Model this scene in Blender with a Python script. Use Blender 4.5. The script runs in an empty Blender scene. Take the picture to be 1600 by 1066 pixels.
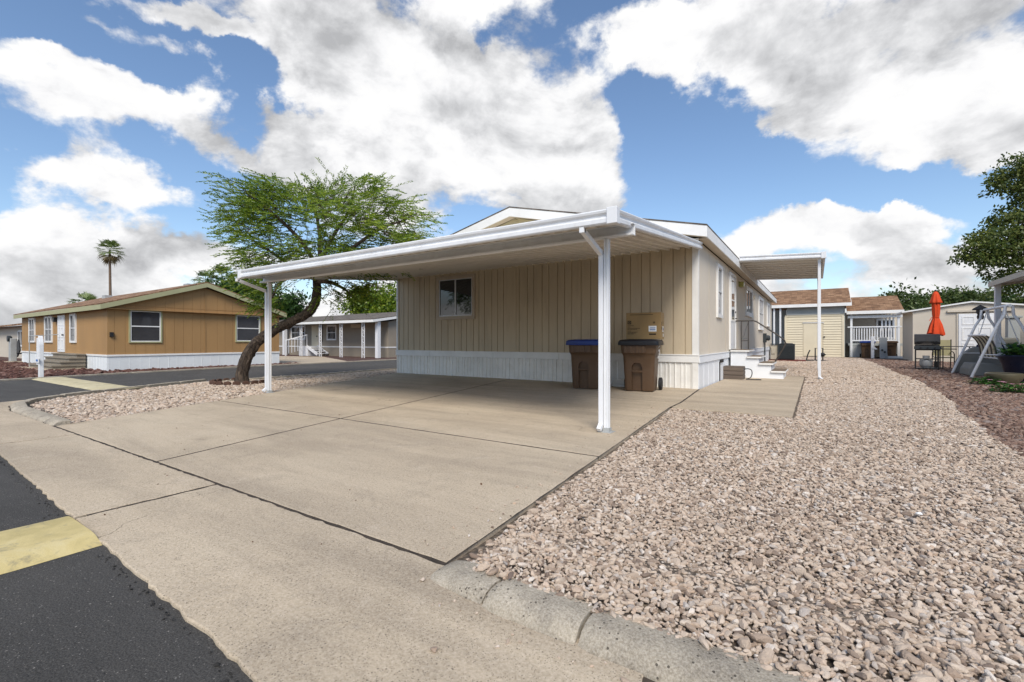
import bpy, bmesh, math, random
import numpy as np
from mathutils import Vector, Matrix
random.seed(7); rng = np.random.default_rng(7)
R = math.radians
S = bpy.context.scene
COL = S.collection
# ------------------------------------------------------------------ camera maths (used to survey where things stand)
FPX = 720.0; CH = 1.05; AY = R(33.4); CA, SA = math.cos(AY), math.sin(AY); U0, V0 = 800.0, 533.0
CX, CY = 2.1477, -10.6579
def lot(X, Y): return (CX + X*CA - Y*SA, CY + X*SA + Y*CA)
def G(u, v, z=0.0):
    Y = FPX*(CH-z)/(v-V0); return lot((u-U0)/FPX*Y, Y)
def at(u, v, Y):
    p = lot((u-U0)/FPX*Y, Y); return (p[0], p[1], CH-(v-V0)*Y/FPX)
# ------------------------------------------------------------------ node helpers
class NT:
    def __init__(s, nt): s.n = nt.nodes; s.l = nt.links
    def a(s, t, **k):
        nd = s.n.new(t)
        for q, v in k.items():
            if q.startswith('i_'):
                key = q[2:]; key = int(key) if key.isdigit() else key.replace('_', ' ')
                tgt = nd.inputs[key]
                if hasattr(v, 'node'): s.l.new(v.outputs[0], tgt)
                elif hasattr(v, 'is_output'): s.l.new(v, tgt)
                else: tgt.default_value = v
            else: setattr(nd, q, v)
        return nd
    def link(s, a, b): s.l.new(a, b)
    def math(s, op, a, b=None, c=None, clamp=False):
        nd = s.n.new('ShaderNodeMath'); nd.operation = op; nd.use_clamp = clamp
        for i, x in enumerate((a, b, c)):
            if x is None: continue
            if isinstance(x, (int, float)): nd.inputs[i].default_value = x
            else: s.l.new(x, nd.inputs[i])
        return nd.outputs[0]
    def mix(s, fac, a, b, blend='MIX'):
        nd = s.n.new('ShaderNodeMix'); nd.data_type = 'RGBA'; nd.blend_type = blend
        for i, x in ((0, fac), (6, a), (7, b)):
            if isinstance(x, (int, float)): nd.inputs[i].default_value = x
            elif isinstance(x, tuple): nd.inputs[i].default_value = x if len(x) == 4 else x+(1,)
            else: s.l.new(x, nd.inputs[i])
        return nd.outputs[2]
    def ramp(s, fac, stops):
        nd = s.n.new('ShaderNodeValToRGB'); e = nd.color_ramp.elements
        while len(e) < len(stops): e.new(0.5)
        for k, (p, c) in zip(e, stops):
            k.position = p; k.color = (c, c, c, 1) if isinstance(c, (int, float)) else tuple(c)+(1,)
        s.l.new(fac, nd.inputs[0]); return nd.outputs[0]
    def noise(s, vec, scale, detail=5, rough=.55, dist=0):
        nd = s.n.new('ShaderNodeTexNoise'); nd.inputs['Scale'].default_value = scale; nd.inputs['Detail'].default_value = detail
        nd.inputs['Roughness'].default_value = rough; nd.inputs['Distortion'].default_value = dist
        s.l.new(vec, nd.inputs['Vector']); return nd.outputs['Fac']
    def mapping(s, vec, sc):
        nd = s.n.new('ShaderNodeMapping'); nd.inputs['Scale'].default_value = sc; s.l.new(vec, nd.inputs[0]); return nd.outputs[0]
MATS = {}
def newmat(name):
    m = bpy.data.materials.new(name); m.use_nodes = True; t = NT(m.node_tree); b = t.n['Principled BSDF']; MATS[name] = m
    return m, t, b
def obco(t): return t.n.new('ShaderNodeTexCoord').outputs['Object']
def sc(c, k): return tuple(min(1, x*k) for x in c)
def setbump(t, b, h, strength, dist=.01):
    bp = t.n.new('ShaderNodeBump'); bp.inputs['Strength'].default_value = strength; bp.inputs['Distance'].default_value = dist
    t.l.new(h, bp.inputs['Height']); t.l.new(bp.outputs[0], b.inputs['Normal'])
def M(name, base, rough=.6, var=.12, scale=3., bump=0., bscale=80., metal=0., spec=.4, stretch=(1, 1, 1), dirt=0., dirtcol=(.16, .13, .09), bdist=.004):
    m, t, b = newmat(name); v = t.mapping(obco(t), stretch)
    n1 = t.noise(v, scale, 6, .6); f = t.ramp(n1, [(.3, 0.), (.7, 1.)])
    c = t.mix(f, sc(base, 1-var), sc(base, 1+var))
    if dirt:
        d = t.ramp(t.noise(v, scale*2.7, 8, .7, .4), [(.5, 0.), (.78, 1.)])
        c = t.mix(t.math('MULTIPLY', d, dirt), c, dirtcol)
    t.l.new(c, b.inputs['Base Color'])
    rr = t.math('MULTIPLY_ADD', n1, .3, rough-.15, clamp=True); t.l.new(rr, b.inputs['Roughness'])
    b.inputs['Metallic'].default_value = metal; b.inputs['Specular IOR Level'].default_value = spec
    if bump: setbump(t, b, t.noise(v, bscale, 4, .6), bump, bdist)
    return m
# ------------------------------------------------------------------ mesh builder
class MB:
    def __init__(s): s.v = []; s.f = []; s.sm = []
    def add(s, vs, fs, smooth=False):
        o = len(s.v); s.v += [tuple(p) for p in vs]; s.f += [tuple(i+o for i in q) for q in fs]; s.sm += [smooth]*len(fs); return s
    def box(s, x0, x1, y0, y1, z0, z1):
        x0, x1 = sorted((x0, x1)); y0, y1 = sorted((y0, y1)); z0, z1 = sorted((z0, z1))
        return s.add([(x0,y0,z0),(x1,y0,z0),(x1,y1,z0),(x0,y1,z0),(x0,y0,z1),(x1,y0,z1),(x1,y1,z1),(x0,y1,z1)],
              [(0,3,2,1),(4,5,6,7),(0,1,5,4),(1,2,6,5),(2,3,7,6),(3,0,4,7)])
    def bf(s, F, a0, a1, b0, b1, c0, c1):          # box in a local frame F=(origin, right, up, normal)
        O, r, up, n = F
        P = lambda a, b, c: tuple(O[i]+r[i]*a+up[i]*b+n[i]*c for i in range(3))
        return s.add([P(a0,b0,c0),P(a1,b0,c0),P(a1,b0,c1),P(a0,b0,c1),P(a0,b1,c0),P(a1,b1,c0),P(a1,b1,c1),P(a0,b1,c1)],
              [(0,3,2,1),(4,5,6,7),(0,1,5,4),(1,2,6,5),(2,3,7,6),(3,0,4,7)])
    def frame(s, F, a0, a1, b0, b1, w, c0, c1, wb=None):
        wb = w if wb is None else wb
        s.bf(F, a0, a1, b0, b0+wb, c0, c1); s.bf(F, a0, a1, b1-w, b1, c0, c1)
        s.bf(F, a0, a0+w, b0+wb, b1-w, c0, c1); s.bf(F, a1-w, a1, b0+wb, b1-w, c0, c1); return s
    def prism(s, poly, z0, z1):                    # vertical prism over an xy polygon (counter-clockwise)
        n = len(poly); z0f = z0 if callable(z0) else (lambda x, y: z0); z1f = z1 if callable(z1) else (lambda x, y: z1)
        vs = [(x, y, z0f(x, y)) for x, y in poly]+[(x, y, z1f(x, y)) for x, y in poly]
        fs = [tuple(range(n-1, -1, -1)), tuple(range(n, 2*n))]+[(i, (i+1) % n, n+(i+1) % n, n+i) for i in range(n)]
        return s.add(vs, fs)
    def extr(s, prof, d, closed=True, smooth=False):             # profile (3-d points) extruded by vector d
        n = len(prof); vs = list(prof)+[tuple(p[i]+d[i] for i in range(3)) for p in prof]
        fs = [(i, (i+1) % n, n+(i+1) % n, n+i) for i in range(n if closed else n-1)]
        if closed: fs += [tuple(range(n-1, -1, -1)), tuple(range(n, 2*n))]
        return s.add(vs, fs, smooth)
    def tube(s, pts, rad, n=8, cap=True):
        pts = [Vector(p) for p in pts]; rad = rad if isinstance(rad, (list, tuple)) else [rad]*len(pts)
        vs = []; ref = None
        for i, p in enumerate(pts):
            t = (pts[min(i+1, len(pts)-1)]-pts[max(i-1, 0)]).normalized()
            if ref is None: ref = Vector((0, 0, 1)) if abs(t.z) < .9 else Vector((1, 0, 0))
            a = ref-t*ref.dot(t)
            if a.length < 1e-4: a = t.orthogonal()
            a.normalize(); ref = a; bb = t.cross(a)
            for k in range(n):
                q = 2*math.pi*k/n; vs.append(tuple(p+(a*math.cos(q)+bb*math.sin(q))*rad[i]))
        fs = [(i*n+k, i*n+(k+1) % n, (i+1)*n+(k+1) % n, (i+1)*n+k) for i in range(len(pts)-1) for k in range(n)]
        s.add(vs, fs, True)
        if cap: o = len(s.v)-len(vs); s.f += [tuple(o+k for k in range(n-1, -1, -1)), tuple(o+(len(pts)-1)*n+k for k in range(n))]; s.sm += [False]*2
        return s
    def bar(s, p0, p1, w, h=None, up=(0, 0, 1)):   # rectangular bar between two points
        h = h or w; p0, p1 = Vector(p0), Vector(p1); d = p1-p0; L = d.length; t = d/L; up = Vector(up)
        if abs(t.dot(up)) > .95: up = Vector((1, 0, 0))
        r = t.cross(up).normalized(); u = r.cross(t)
        return s.bf((p0, r, u, t), -w/2, w/2, -h/2, h/2, 0, L)
    def lathe(s, prof, c=(0, 0, 0), n=24, mod=None, cap=True):
        vs = []
        for r, z in prof:
            for k in range(n):
                q = 2*math.pi*k/n; rr = r*(mod(q, z) if mod else 1); vs.append((c[0]+rr*math.cos(q), c[1]+rr*math.sin(q), c[2]+z))
        m = len(prof); fs = [(i*n+k, i*n+(k+1) % n, (i+1)*n+(k+1) % n, (i+1)*n+k) for i in range(m-1) for k in range(n)]
        s.add(vs, fs, True)
        if cap: o = len(s.v)-len(vs); s.f += [tuple(o+k for k in range(n-1, -1, -1)), tuple(o+(m-1)*n+k for k in range(n))]; s.sm += [False]*2
        return s
    def build(s, name, mat, parent=None, world=False, bevel=0., autos=35):
        me = bpy.data.meshes.new(name)
        off = (0, 0, 0)
        if parent is not None and world:
            q = parent
            while q.parent: q = q.parent
            off = q.location
        me.from_pydata([(x-off[0], y-off[1], z-off[2]) for x, y, z in s.v], [], s.f)
        me.polygons.foreach_set('use_smooth', s.sm); me.update()
        if any(s.sm):
            try: me.set_sharp_from_angle(angle=R(autos))
            except Exception: pass
        me.materials.append(MATS[mat] if isinstance(mat, str) else mat)
        o = bpy.data.objects.new(name, me); COL.objects.link(o)
        if parent is not None: o.parent = parent
        if bevel:
            md = o.modifiers.new('bevel', 'BEVEL'); md.width = bevel; md.segments = 2; md.limit_method = 'ANGLE'; md.angle_limit = R(40)
        return o
def tag(o, label, cat, group=None):
    o['label'] = label; o['category'] = cat
    if group: o['group'] = group
    return o
def thing(name, label, cat, loc=(0, 0, 0), rz=0, group=None):
    o = bpy.data.objects.new(name, None); o.empty_display_size = .2; COL.objects.link(o); o.location = loc; o.rotation_euler = (0, 0, rz)
    return tag(o, label, cat, group)
def struct(o): o['kind'] = 'structure'; return o
def dup(root, loc, rz, label):
    r = root.copy(); COL.objects.link(r); r.location = loc; r.rotation_euler = (0, 0, rz); r['label'] = label
    for ch in list(root.children):
        c = ch.copy(); COL.objects.link(c); c.parent = r
        for g in list(ch.children):
            d = g.copy(); COL.objects.link(d); d.parent = c
    return r
FY = lambda x, y, z: ((x, y, z), (1, 0, 0), (0, 0, 1), (0, -1, 0))     # a wall that faces -y
FX = lambda x, y, z: ((x, y, z), (0, 1, 0), (0, 0, 1), (1, 0, 0))      # a wall that faces +x
# ------------------------------------------------------------------ materials
M('white_metal', (.74, .75, .76), .4, .06, 2.5, dirt=.38, dirtcol=(.45, .42, .36))
M('white_post', (.76, .77, .78), .4, .06, 2.5, stretch=(1, 1, .25), dirt=.3, dirtcol=(.5, .47, .42))
M('white_trim', (.78, .775, .75), .5, .06, 2, dirt=.15, dirtcol=(.5, .45, .37), bump=.1)
M('soffit_metal', (.76, .72, .65), .45, .05, 1)
M('beige_siding', (.535, .445, .315), .75, .08, 1.2, bump=.25, bscale=25, stretch=(1.4, 1.4, .22), dirt=.34, dirtcol=(.25, .19, .125))
M('stucco_siding', (.66, .585, .475), .8, .05, .8, bump=.3, bscale=120, dirt=.08, dirtcol=(.4, .34, .26))
M('gable_cream', (.60, .54, .36), .75, .05, 1.2, bump=.2, bscale=25, stretch=(1.4, 1.4, .2))
M('skirt_white', (.80, .785, .74), .5, .08, 1.6, dirt=.3, dirtcol=(.42, .37, .28))
M('skirt_side', (.78, .80, .82), .5, .05, 1, dirt=.12, dirtcol=(.5, .45, .38))
M('taupe_frame', (.47, .395, .305), .6, .06, 3)
M('alu', (.62, .62, .62), .4, .06, 3, metal=.3)
M('dark_gap', (.03, .027, .024), .9, .1)
M('brown_siding', (.375, .22, .09), .75, .1, 1.0, bump=.25, bscale=22, stretch=(1.2, 1.2, .25), dirt=.12, dirtcol=(.26, .14, .05))
M('olive_trim', (.38, .37, .21), .6, .06, 2)
M('grey_siding', (.29, .25, .195), .75, .06, 1.5, bump=.15)
M('cream_shed', (.70, .62, .455), .7, .05, 1.2, bump=.1, dirt=.06)
M('tan_shed', (.56, .50, .41), .75, .05, .7, bump=.15, dirt=.08)
M('blue_white', (.74, .77, .77), .55, .05, 1, dirt=.1, dirtcol=(.5, .5, .48))
M('grey_wall', (.36, .38, .37), .7, .06, 1)
M('paint_brown', (.13, .085, .05), .7, .12, 5)
M('tread_brown', (.17, .125, .085), .8, .15, 6, bump=.3)
M('wood_box', (.13, .10, .078), .75, .2, 4, bump=.4, bscale=30, stretch=(.3, .3, 3))
M('bin_brown', (.105, .06, .032), .5, .08, 3, bump=.12, bscale=250, dirt=.15, dirtcol=(.2, .15, .1))
M('blue_lid', (.009, .035, .19), .4, .15, 3)
M('black_lid', (.012, .013, .018), .45, .2, 3)
M('black_rubber', (.018, .018, .02), .65, .1, 8)
M('black_metal', (.022, .021, .021), .45, .2, 6)
M('dark_iron', (.06, .05, .042), .55, .2, 6)
M('carton', (.30, .20, .09), .8, .06, 2, bump=.1, bscale=60)
M('ink', (.03, .022, .015), .8, .05)
M('label_white', (.80, .80, .78), .6, .03)
M('label_blue', (.05, .16, .42), .6, .03)
M('grey_canvas', (.24, .24, .22), .85, .08, 3, bump=.2)
M('galv', (.42, .43, .42), .5, .1, 5, metal=.2)
M('ac_dark', (.035, .042, .046), .55, .1, 5)
M('ac_tan', (.42, .38, .30), .6, .05, 3)
M('red_paver', (.15, .035, .025), .85, .25, 5, bump=.4)
M('orange_cloth', (.62, .06, .01), .8, .1, 5, bump=.2, bscale=40)
M('tank_grey', (.36, .37, .37), .5, .15, 4, dirt=.4)
M('sling', (.38, .35, .2), .8, .1, 4)
M('navy_pot', (.012, .016, .035), .3, .2, 3)
M('olive_bowl', (.10, .088, .055), .35, .2, 3)
M('navy_cloth', (.01, .02, .07), .8, .2, 4)
M('cream_cushion', (.62, .55, .4), .85, .05, 4)
M('soil', (.05, .035, .025), .95, .2, 10, bump=.5)
M('lamp_glass', (.32, .30, .08), .3, .1, 4)
M('leaf_dry', (.13, .07, .035), .8, .3, 9, bump=.4)
M('brick_ring', (.085, .045, .03), .9, .3, 6, bump=.5)
M('pad_dark', (.03, .028, .024), .9, .2, 9, bump=.6)
M('step_grey', (.25, .215, .165), .8, .15, 4)
M('joint_dirt', (.05, .038, .028), .95, .6, 14)
M('curtain', (.30, .30, .33), .8, .25, 9, stretch=(1, 1, .05))
def m_kerb():
    m, t, b = newmat('kerb_concrete'); v = obco(t)
    c = t.ramp(t.noise(v, 1.7, 8, .65, .4), [(.3, (.31, .265, .195)), (.55, (.45, .39, .295)), (.75, (.56, .49, .385))])
    bl = t.ramp(t.noise(v, 5.5, 9, .75, .5), [(.46, 0.), (.66, 1.)]); c = t.mix(t.math('MULTIPLY', bl, .75), c, (.11, .092, .07))
    f = t.noise(v, 120, 3, .7); c = t.mix(.4, c, t.mix(t.ramp(f, [(.35, 0.), (.65, 1.)]), (.16, .14, .11), (.66, .6, .51)))
    vo = t.a('ShaderNodeTexVoronoi', i_Scale=46.); t.l.new(v, vo.inputs['Vector'])
    pit = t.math('MULTIPLY', t.math('LESS_THAN', vo.outputs['Distance'], .2), t.math('GREATER_THAN', t.noise(v, 9, 3), .5)); c = t.mix(t.math('MULTIPLY', pit, .8), c, (.05, .042, .034))
    t.l.new(c, b.inputs['Base Color']); b.inputs['Roughness'].default_value = .9; b.inputs['Specular IOR Level'].default_value = .2
    setbump(t, b, t.math('SUBTRACT', t.noise(v, 70, 6, .75), t.math('MULTIPLY', pit, .6)), .8, .008)
m_kerb()
M('bark_palm', (.16, .11, .075), .9, .2, 8, bump=.6, bscale=20)
M('pink_petal', (.7, .35, .45), .7, .1)
M('white_petal', (.75, .72, .72), .7, .05)
M('wood_light', (.48, .40, .30), .75, .1, 6)
def m_glass(name, tint=(.012, .014, .016)):
    m, t, b = newmat(name); v = obco(t); n = t.noise(v, 1.3, 2)
    t.l.new(t.mix(n, sc(tint, .6), sc(tint, 1.6)), b.inputs['Base Color']); b.inputs['Roughness'].default_value = .04
    b.inputs['Specular IOR Level'].default_value = .9; b.inputs['Coat Weight'].default_value = .25; b.inputs['Coat Roughness'].default_value = .02
    setbump(t, b, t.noise(v, 1.7, 1), .02, .05); return m
m_glass('pane_dark'); m_glass('pane_curtain', (.045, .045, .05)); m_glass('pane_pale', (.10, .105, .11))
def m_shingle(name, c1, c2, c3):
    m, t, b = newmat(name); v = obco(t)
    uv = t.n.new('ShaderNodeUVMap')
    br = t.a('ShaderNodeTexBrick'); br.inputs['Scale'].default_value = 1; br.inputs['Brick Width'].default_value = .32; br.inputs['Row Height'].default_value = .15
    br.inputs['Mortar Size'].default_value = .006; br.inputs['Color1'].default_value = (0, 0, 0, 1); br.inputs['Color2'].default_value = (1, 1, 1, 1); br.inputs['Mortar'].default_value = (.5, .5, .5, 1)
    br.offset = .37; br.squash = 1
    # shingle courses run along x in object space with rows by height
    sep = t.a('ShaderNodeSeparateXYZ'); t.l.new(v, sep.inputs[0])
    cmb = t.a('ShaderNodeCombineXYZ'); t.l.new(sep.outputs[0], cmb.inputs[0]); t.l.new(t.math('MULTIPLY', t.math('ADD', sep.outputs[1], sep.outputs[2]), 1.0), cmb.inputs[1])
    t.l.new(cmb.outputs[0], br.inputs['Vector'])
    n = t.noise(v, 1.6, 5, .6)
    f = t.math('ADD', t.math('MULTIPLY', br.outputs['Color'], .55), t.math('MULTIPLY', n, .5))
    c = t.ramp(f, [(.2, c1), (.5, c2), (.85, c3)])
    c = t.mix(t.math('MULTIPLY', br.outputs['Fac'], .7), c, sc(c1, .4)); t.l.new(c, b.inputs['Base Color']); b.inputs['Roughness'].default_value = .95
    h = t.math('SUBTRACT', t.noise(v, 160, 3), br.outputs['Fac']); setbump(t, b, h, .5, .006); return m
m_shingle('shingle_brown', (.11, .055, .028), (.22, .12, .062), (.36, .22, .125))
m_shingle('shingle_grey', (.07, .058, .048), (.125, .105, .085), (.18, .155, .125))
m_shingle('shingle_tan', (.17, .11, .06), (.25, .17, .095), (.32, .225, .14))
def m_concrete():
    m, t, b = newmat('concrete'); v = obco(t); g = t.a('ShaderNodeNewGeometry')
    base = t.ramp(t.noise(v, .5, 7, .62, .4), [(.3, (.47, .375, .25)), (.5, (.62, .50, .345)), (.72, (.70, .585, .415))])
    base = t.mix(t.math('MULTIPLY', g.outputs['Random Per Island'], .25), base, (.42, .33, .24))
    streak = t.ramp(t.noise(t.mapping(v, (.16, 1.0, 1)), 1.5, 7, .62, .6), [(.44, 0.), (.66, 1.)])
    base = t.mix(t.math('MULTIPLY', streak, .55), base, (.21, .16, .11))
    blot = t.ramp(t.noise(v, 1.9, 10, .72, 1.0), [(.52, 0.), (.70, 1.)]); base = t.mix(t.math('MULTIPLY', blot, .42), base, (.215, .17, .125))
    spot = t.ramp(t.noise(v, 5.2, 8, .7, .6), [(.62, 0.), (.72, 1.)]); base = t.mix(t.math('MULTIPLY', spot, .45), base, (.13, .105, .08))
    pale = t.ramp(t.noise(v, 3.6, 10, .78, .3), [(.55, 0.), (.75, 1.)]); base = t.mix(t.math('MULTIPLY', pale, .5), base, (.78, .66, .51))
    fine = t.ramp(t.noise(v, 75, 5, .75), [(.32, 0.), (.68, 1.)]); base = t.mix(.42, base, t.mix(fine, (.18, .145, .105), (.66, .58, .47)))
    for k, thr, gate, f in ((19., .09, .55, .6), (48., .17, .5, .6), (110., .26, .46, .5)):
        vo = t.a('ShaderNodeTexVoronoi', i_Scale=k); t.l.new(v, vo.inputs['Vector'])
        pit = t.math('MULTIPLY', t.math('LESS_THAN', vo.outputs['Distance'], thr), t.math('GREATER_THAN', t.noise(v, k*.17, 4, .6), gate)); base = t.mix(t.math('MULTIPLY', pit, f), base, (.085, .068, .05))
    vc = t.a('ShaderNodeTexVoronoi', feature='DISTANCE_TO_EDGE', i_Scale=.33)
    wv = t.a('ShaderNodeVectorMath', operation='ADD'); nz = t.a('ShaderNodeTexNoise', i_Scale=2.5, i_Detail=8.); t.l.new(v, nz.inputs['Vector'])
    sm = t.a('ShaderNodeVectorMath', operation='SCALE'); t.l.new(nz.outputs['Color'], sm.inputs[0]); sm.inputs['Scale'].default_value = .5
    t.l.new(v, wv.inputs[0]); t.l.new(sm.outputs[0], wv.inputs[1]); t.l.new(wv.outputs[0], vc.inputs['Vector'])
    ov = t.a('ShaderNodeTexVoronoi', i_Scale=.8); t.l.new(v, ov.inputs['Vector']); oil = t.math('MULTIPLY', t.ramp(t.math('ADD', ov.outputs['Distance'], t.math('MULTIPLY', t.noise(v, 9, 6), .16)), [(.10, 1.), (.24, 0.)]), t.ramp(t.noise(v, .37, 2), [(.5, 0.), (.56, 1.)])); base = t.mix(t.math('MULTIPLY', oil, .55), base, (.13, .10, .075))
    crack = t.math('MULTIPLY', t.math('LESS_THAN', vc.outputs['Distance'], .0010), t.math('GREATER_THAN', t.noise(v, .6, 2), .6)); base = t.mix(t.math('MULTIPLY', crack, .7), base, (.10, .085, .065))
    t.l.new(base, b.inputs['Base Color']); b.inputs['Roughness'].default_value = .9; b.inputs['Specular IOR Level'].default_value = .22
    h = t.math('SUBTRACT', t.math('ADD', t.noise(v, 55, 7, .75), t.math('MULTIPLY', t.noise(v, 5, 5), .8)), t.math('ADD', t.math('MULTIPLY', crack, .6), t.math('MULTIPLY', pit, .5))); setbump(t, b, h, .55, .008)
m_concrete()
def m_asphalt():
    m, t, b = newmat('asphalt'); v = obco(t)
    base = t.ramp(t.noise(v, .6, 8, .65, .4), [(.3, (.038, .0355, .032)), (.7, (.083, .078, .071))])
    blot = t.ramp(t.noise(t.mapping(v, (.35, 1, 1)), 1.7, 9, .72, .8), [(.48, 0.), (.7, 1.)]); base = t.mix(t.math('MULTIPLY', blot, .6), base, (.145, .134, .12))
    f = t.ramp(t.noise(v, 150, 4, .75), [(.35, 0.), (.66, 1.)]); base = t.mix(.55, base, t.mix(f, (.012, .0115, .011), (.165, .158, .147)))
    for k, thr, gate, fa in ((34., .12, .62, .8), (85., .25, .60, .6)):
        vo = t.a('ShaderNodeTexVoronoi', i_Scale=k); t.l.new(v, vo.inputs['Vector'])
        sp = t.math('MULTIPLY', t.math('LESS_THAN', vo.outputs['Distance'], thr), t.math('GREATER_THAN', t.noise(v, k*.5, 2), gate)); base = t.mix(t.math('MULTIPLY', sp, fa), base, (.36, .335, .30))
    t.l.new(base, b.inputs['Base Color']); b.inputs['Roughness'].default_value = .85; b.inputs['Specular IOR Level'].default_value = .2
    setbump(t, b, t.math('ADD', t.noise(v, 120, 5, .75), t.math('MULTIPLY', t.noise(v, 12, 5), .8)), .9, .009)
m_asphalt()
def m_yellow(name='yellow_paint', k=((.42, .34, .14), (.59, .48, .215), (.67, .58, .34))):
    m, t, b = newmat(name); v = obco(t)
    c = t.ramp(t.noise(v, 3.2, 8, .65, .4), [(.3, k[0]), (.55, k[1]), (.8, k[2])])
    w = t.ramp(t.noise(v, 7, 10, .78, .6), [(.54, 0.), (.66, 1.)]); c = t.mix(t.math('MULTIPLY', w, .7), c, (.20, .18, .13))
    t.l.new(c, b.inputs['Base Color']); b.inputs['Roughness'].default_value = .7; setbump(t, b, t.noise(v, 110, 4, .7), .5, .005)
m_yellow(); m_yellow('faded_yellow_paint', ((.44, .38, .21), (.57, .50, .31), (.64, .585, .41)))
def m_ground(name, stops, s1=14., bumpd=.03):
    m, t, b = newmat(name); v = obco(t)
    vo = t.a('ShaderNodeTexVoronoi', i_Scale=s1); t.l.new(v, vo.inputs['Vector'])
    sepc = t.a('ShaderNodeSeparateColor'); t.l.new(vo.outputs['Color'], sepc.inputs[0])
    c = t.ramp(sepc.outputs[0], stops)
    c = t.mix(t.ramp(vo.outputs['Distance'], [(.35, 0.), (.7, .75)]), c, sc(stops[0][1], .35))
    c = t.mix(t.math('MULTIPLY', t.noise(v, .7, 4), .3), c, sc(stops[0][1], .7))
    t.l.new(c, b.inputs['Base Color']); b.inputs['Roughness'].default_value = .95
    setbump(t, b, t.math('MULTIPLY', vo.outputs['Distance'], -1.), .9, bumpd)
m_ground('gravel_bed', [(0., (.12, .092, .068)), (.5, (.19, .15, .11)), (1., (.27, .215, .16))], 24, .02)
m_ground('dark_gravel_bed', [(0., (.10, .062, .045)), (.5, (.17, .11, .08)), (1., (.28, .2, .155))], 24, .02)
m_ground('red_gravel_bed', [(0., (.075, .035, .027)), (.5, (.12, .06, .045)), (1., (.19, .105, .08))], 16, .03)
m_ground('dry_ground', [(0., (.2, .15, .11)), (.5, (.28, .22, .17)), (1., (.36, .29, .23))], 9, .03)
def m_stone(name, stops):
    m, t, b = newmat(name); oi = t.a('ShaderNodeObjectInfo'); v = obco(t)
    c = t.ramp(oi.outputs['Random'], stops)
    dust = t.ramp(t.noise(oi.outputs['Location'], .55, 5, .65), [(.42, 0.), (.7, .32)]); c = t.mix(dust, c, sc(stops[2][1], .95))
    n = t.noise(v, 1.7, 5, .65); c = t.mix(t.ramp(n, [(.4, .0), (.8, .28)]), c, sc(stops[1][1], .6))
    t.l.new(c, b.inputs['Base Color']); b.inputs['Roughness'].default_value = .85; b.inputs['Specular IOR Level'].default_value = .3
    setbump(t, b, t.noise(v, 5, 4, .6), .4, .2)
m_stone('stone_light', [(0., (.17, .125, .10)), (.1, (.35, .26, .195)), (.35, (.57, .455, .35)), (.65, (.69, .575, .46)), (.82, (.58, .43, .315)), (.92, (.80, .72, .63)), (1., (.40, .35, .31))])
m_stone('stone_dark', [(0., (.09, .055, .045)), (.3, (.18, .11, .08)), (.6, (.28, .18, .135)), (.85, (.36, .26, .2)), (1., (.22, .19, .18))])
m_stone('stone_red', [(0., (.05, .022, .018)), (.4, (.11, .052, .04)), (.8, (.17, .085, .065)), (1., (.24, .16, .13))])
def m_leaf(name, cols, trans=.35):
    m = bpy.data.materials.new(name); m.use_nodes = True; t = NT(m.node_tree); t.n.remove(t.n['Principled BSDF']); MATS[name] = m
    g = t.a('ShaderNodeNewGeometry'); n = t.noise(obco(t), .9, 3)
    f = t.math('ADD', t.math('MULTIPLY', g.outputs['Random Per Island'], .55), t.math('MULTIPLY', n, .45))
    c = t.ramp(f, [(.2, cols[0]), (.5, cols[1]), (.8, cols[2])])
    d = t.a('ShaderNodeBsdfDiffuse'); tr = t.a('ShaderNodeBsdfTranslucent'); gl = t.a('ShaderNodeBsdfGlossy', i_Roughness=.45)
    for q in (d, tr): t.l.new(c, q.inputs[0])
    gl.inputs[0].default_value = (.6, .65, .6, 1)
    m1 = t.a('ShaderNodeMixShader', i_0=trans); t.l.new(d.outputs[0], m1.inputs[1]); t.l.new(tr.outputs[0], m1.inputs[2])
    m2 = t.a('ShaderNodeMixShader', i_0=.05); t.l.new(m1.outputs[0], m2.inputs[1]); t.l.new(gl.outputs[0], m2.inputs[2])
    t.l.new(m2.outputs[0], t.n['Material Output'].inputs[0])
m_leaf('leaf_mesquite', [(.045, .10, .012), (.17, .27, .022), (.38, .45, .05)], .5)
m_leaf('leaf_ash', [(.035, .065, .014), (.10, .14, .026), (.23, .25, .06)], .42)
m_leaf('leaf_back', [(.025, .05, .012), (.07, .11, .025), (.15, .19, .06)])
m_leaf('leaf_dense', [(.018, .045, .010), (.04, .095, .018), (.09, .16, .03)])
m_leaf('leaf_palm', [(.06, .11, .025), (.14, .20, .05), (.28, .33, .11)])
m_leaf('leaf_palm_dry', [(.12, .085, .035), (.2, .145, .06), (.28, .22, .1)], .2)
m_leaf('leaf_plant', [(.02, .06, .015), (.05, .14, .025), (.11, .24, .05)])
def m_bark():
    m, t, b = newmat('bark'); v = t.mapping(obco(t), (1, 1, .45))
    w = t.noise(v, 14, 7, .7, 1.2); c = t.ramp(w, [(.35, (.018, .013, .010)), (.52, (.075, .053, .037)), (.7, (.17, .125, .09))])
    t.l.new(c, b.inputs['Base Color']); b.inputs['Roughness'].default_value = .95; setbump(t, b, w, 1., .06)
m_bark()
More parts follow.
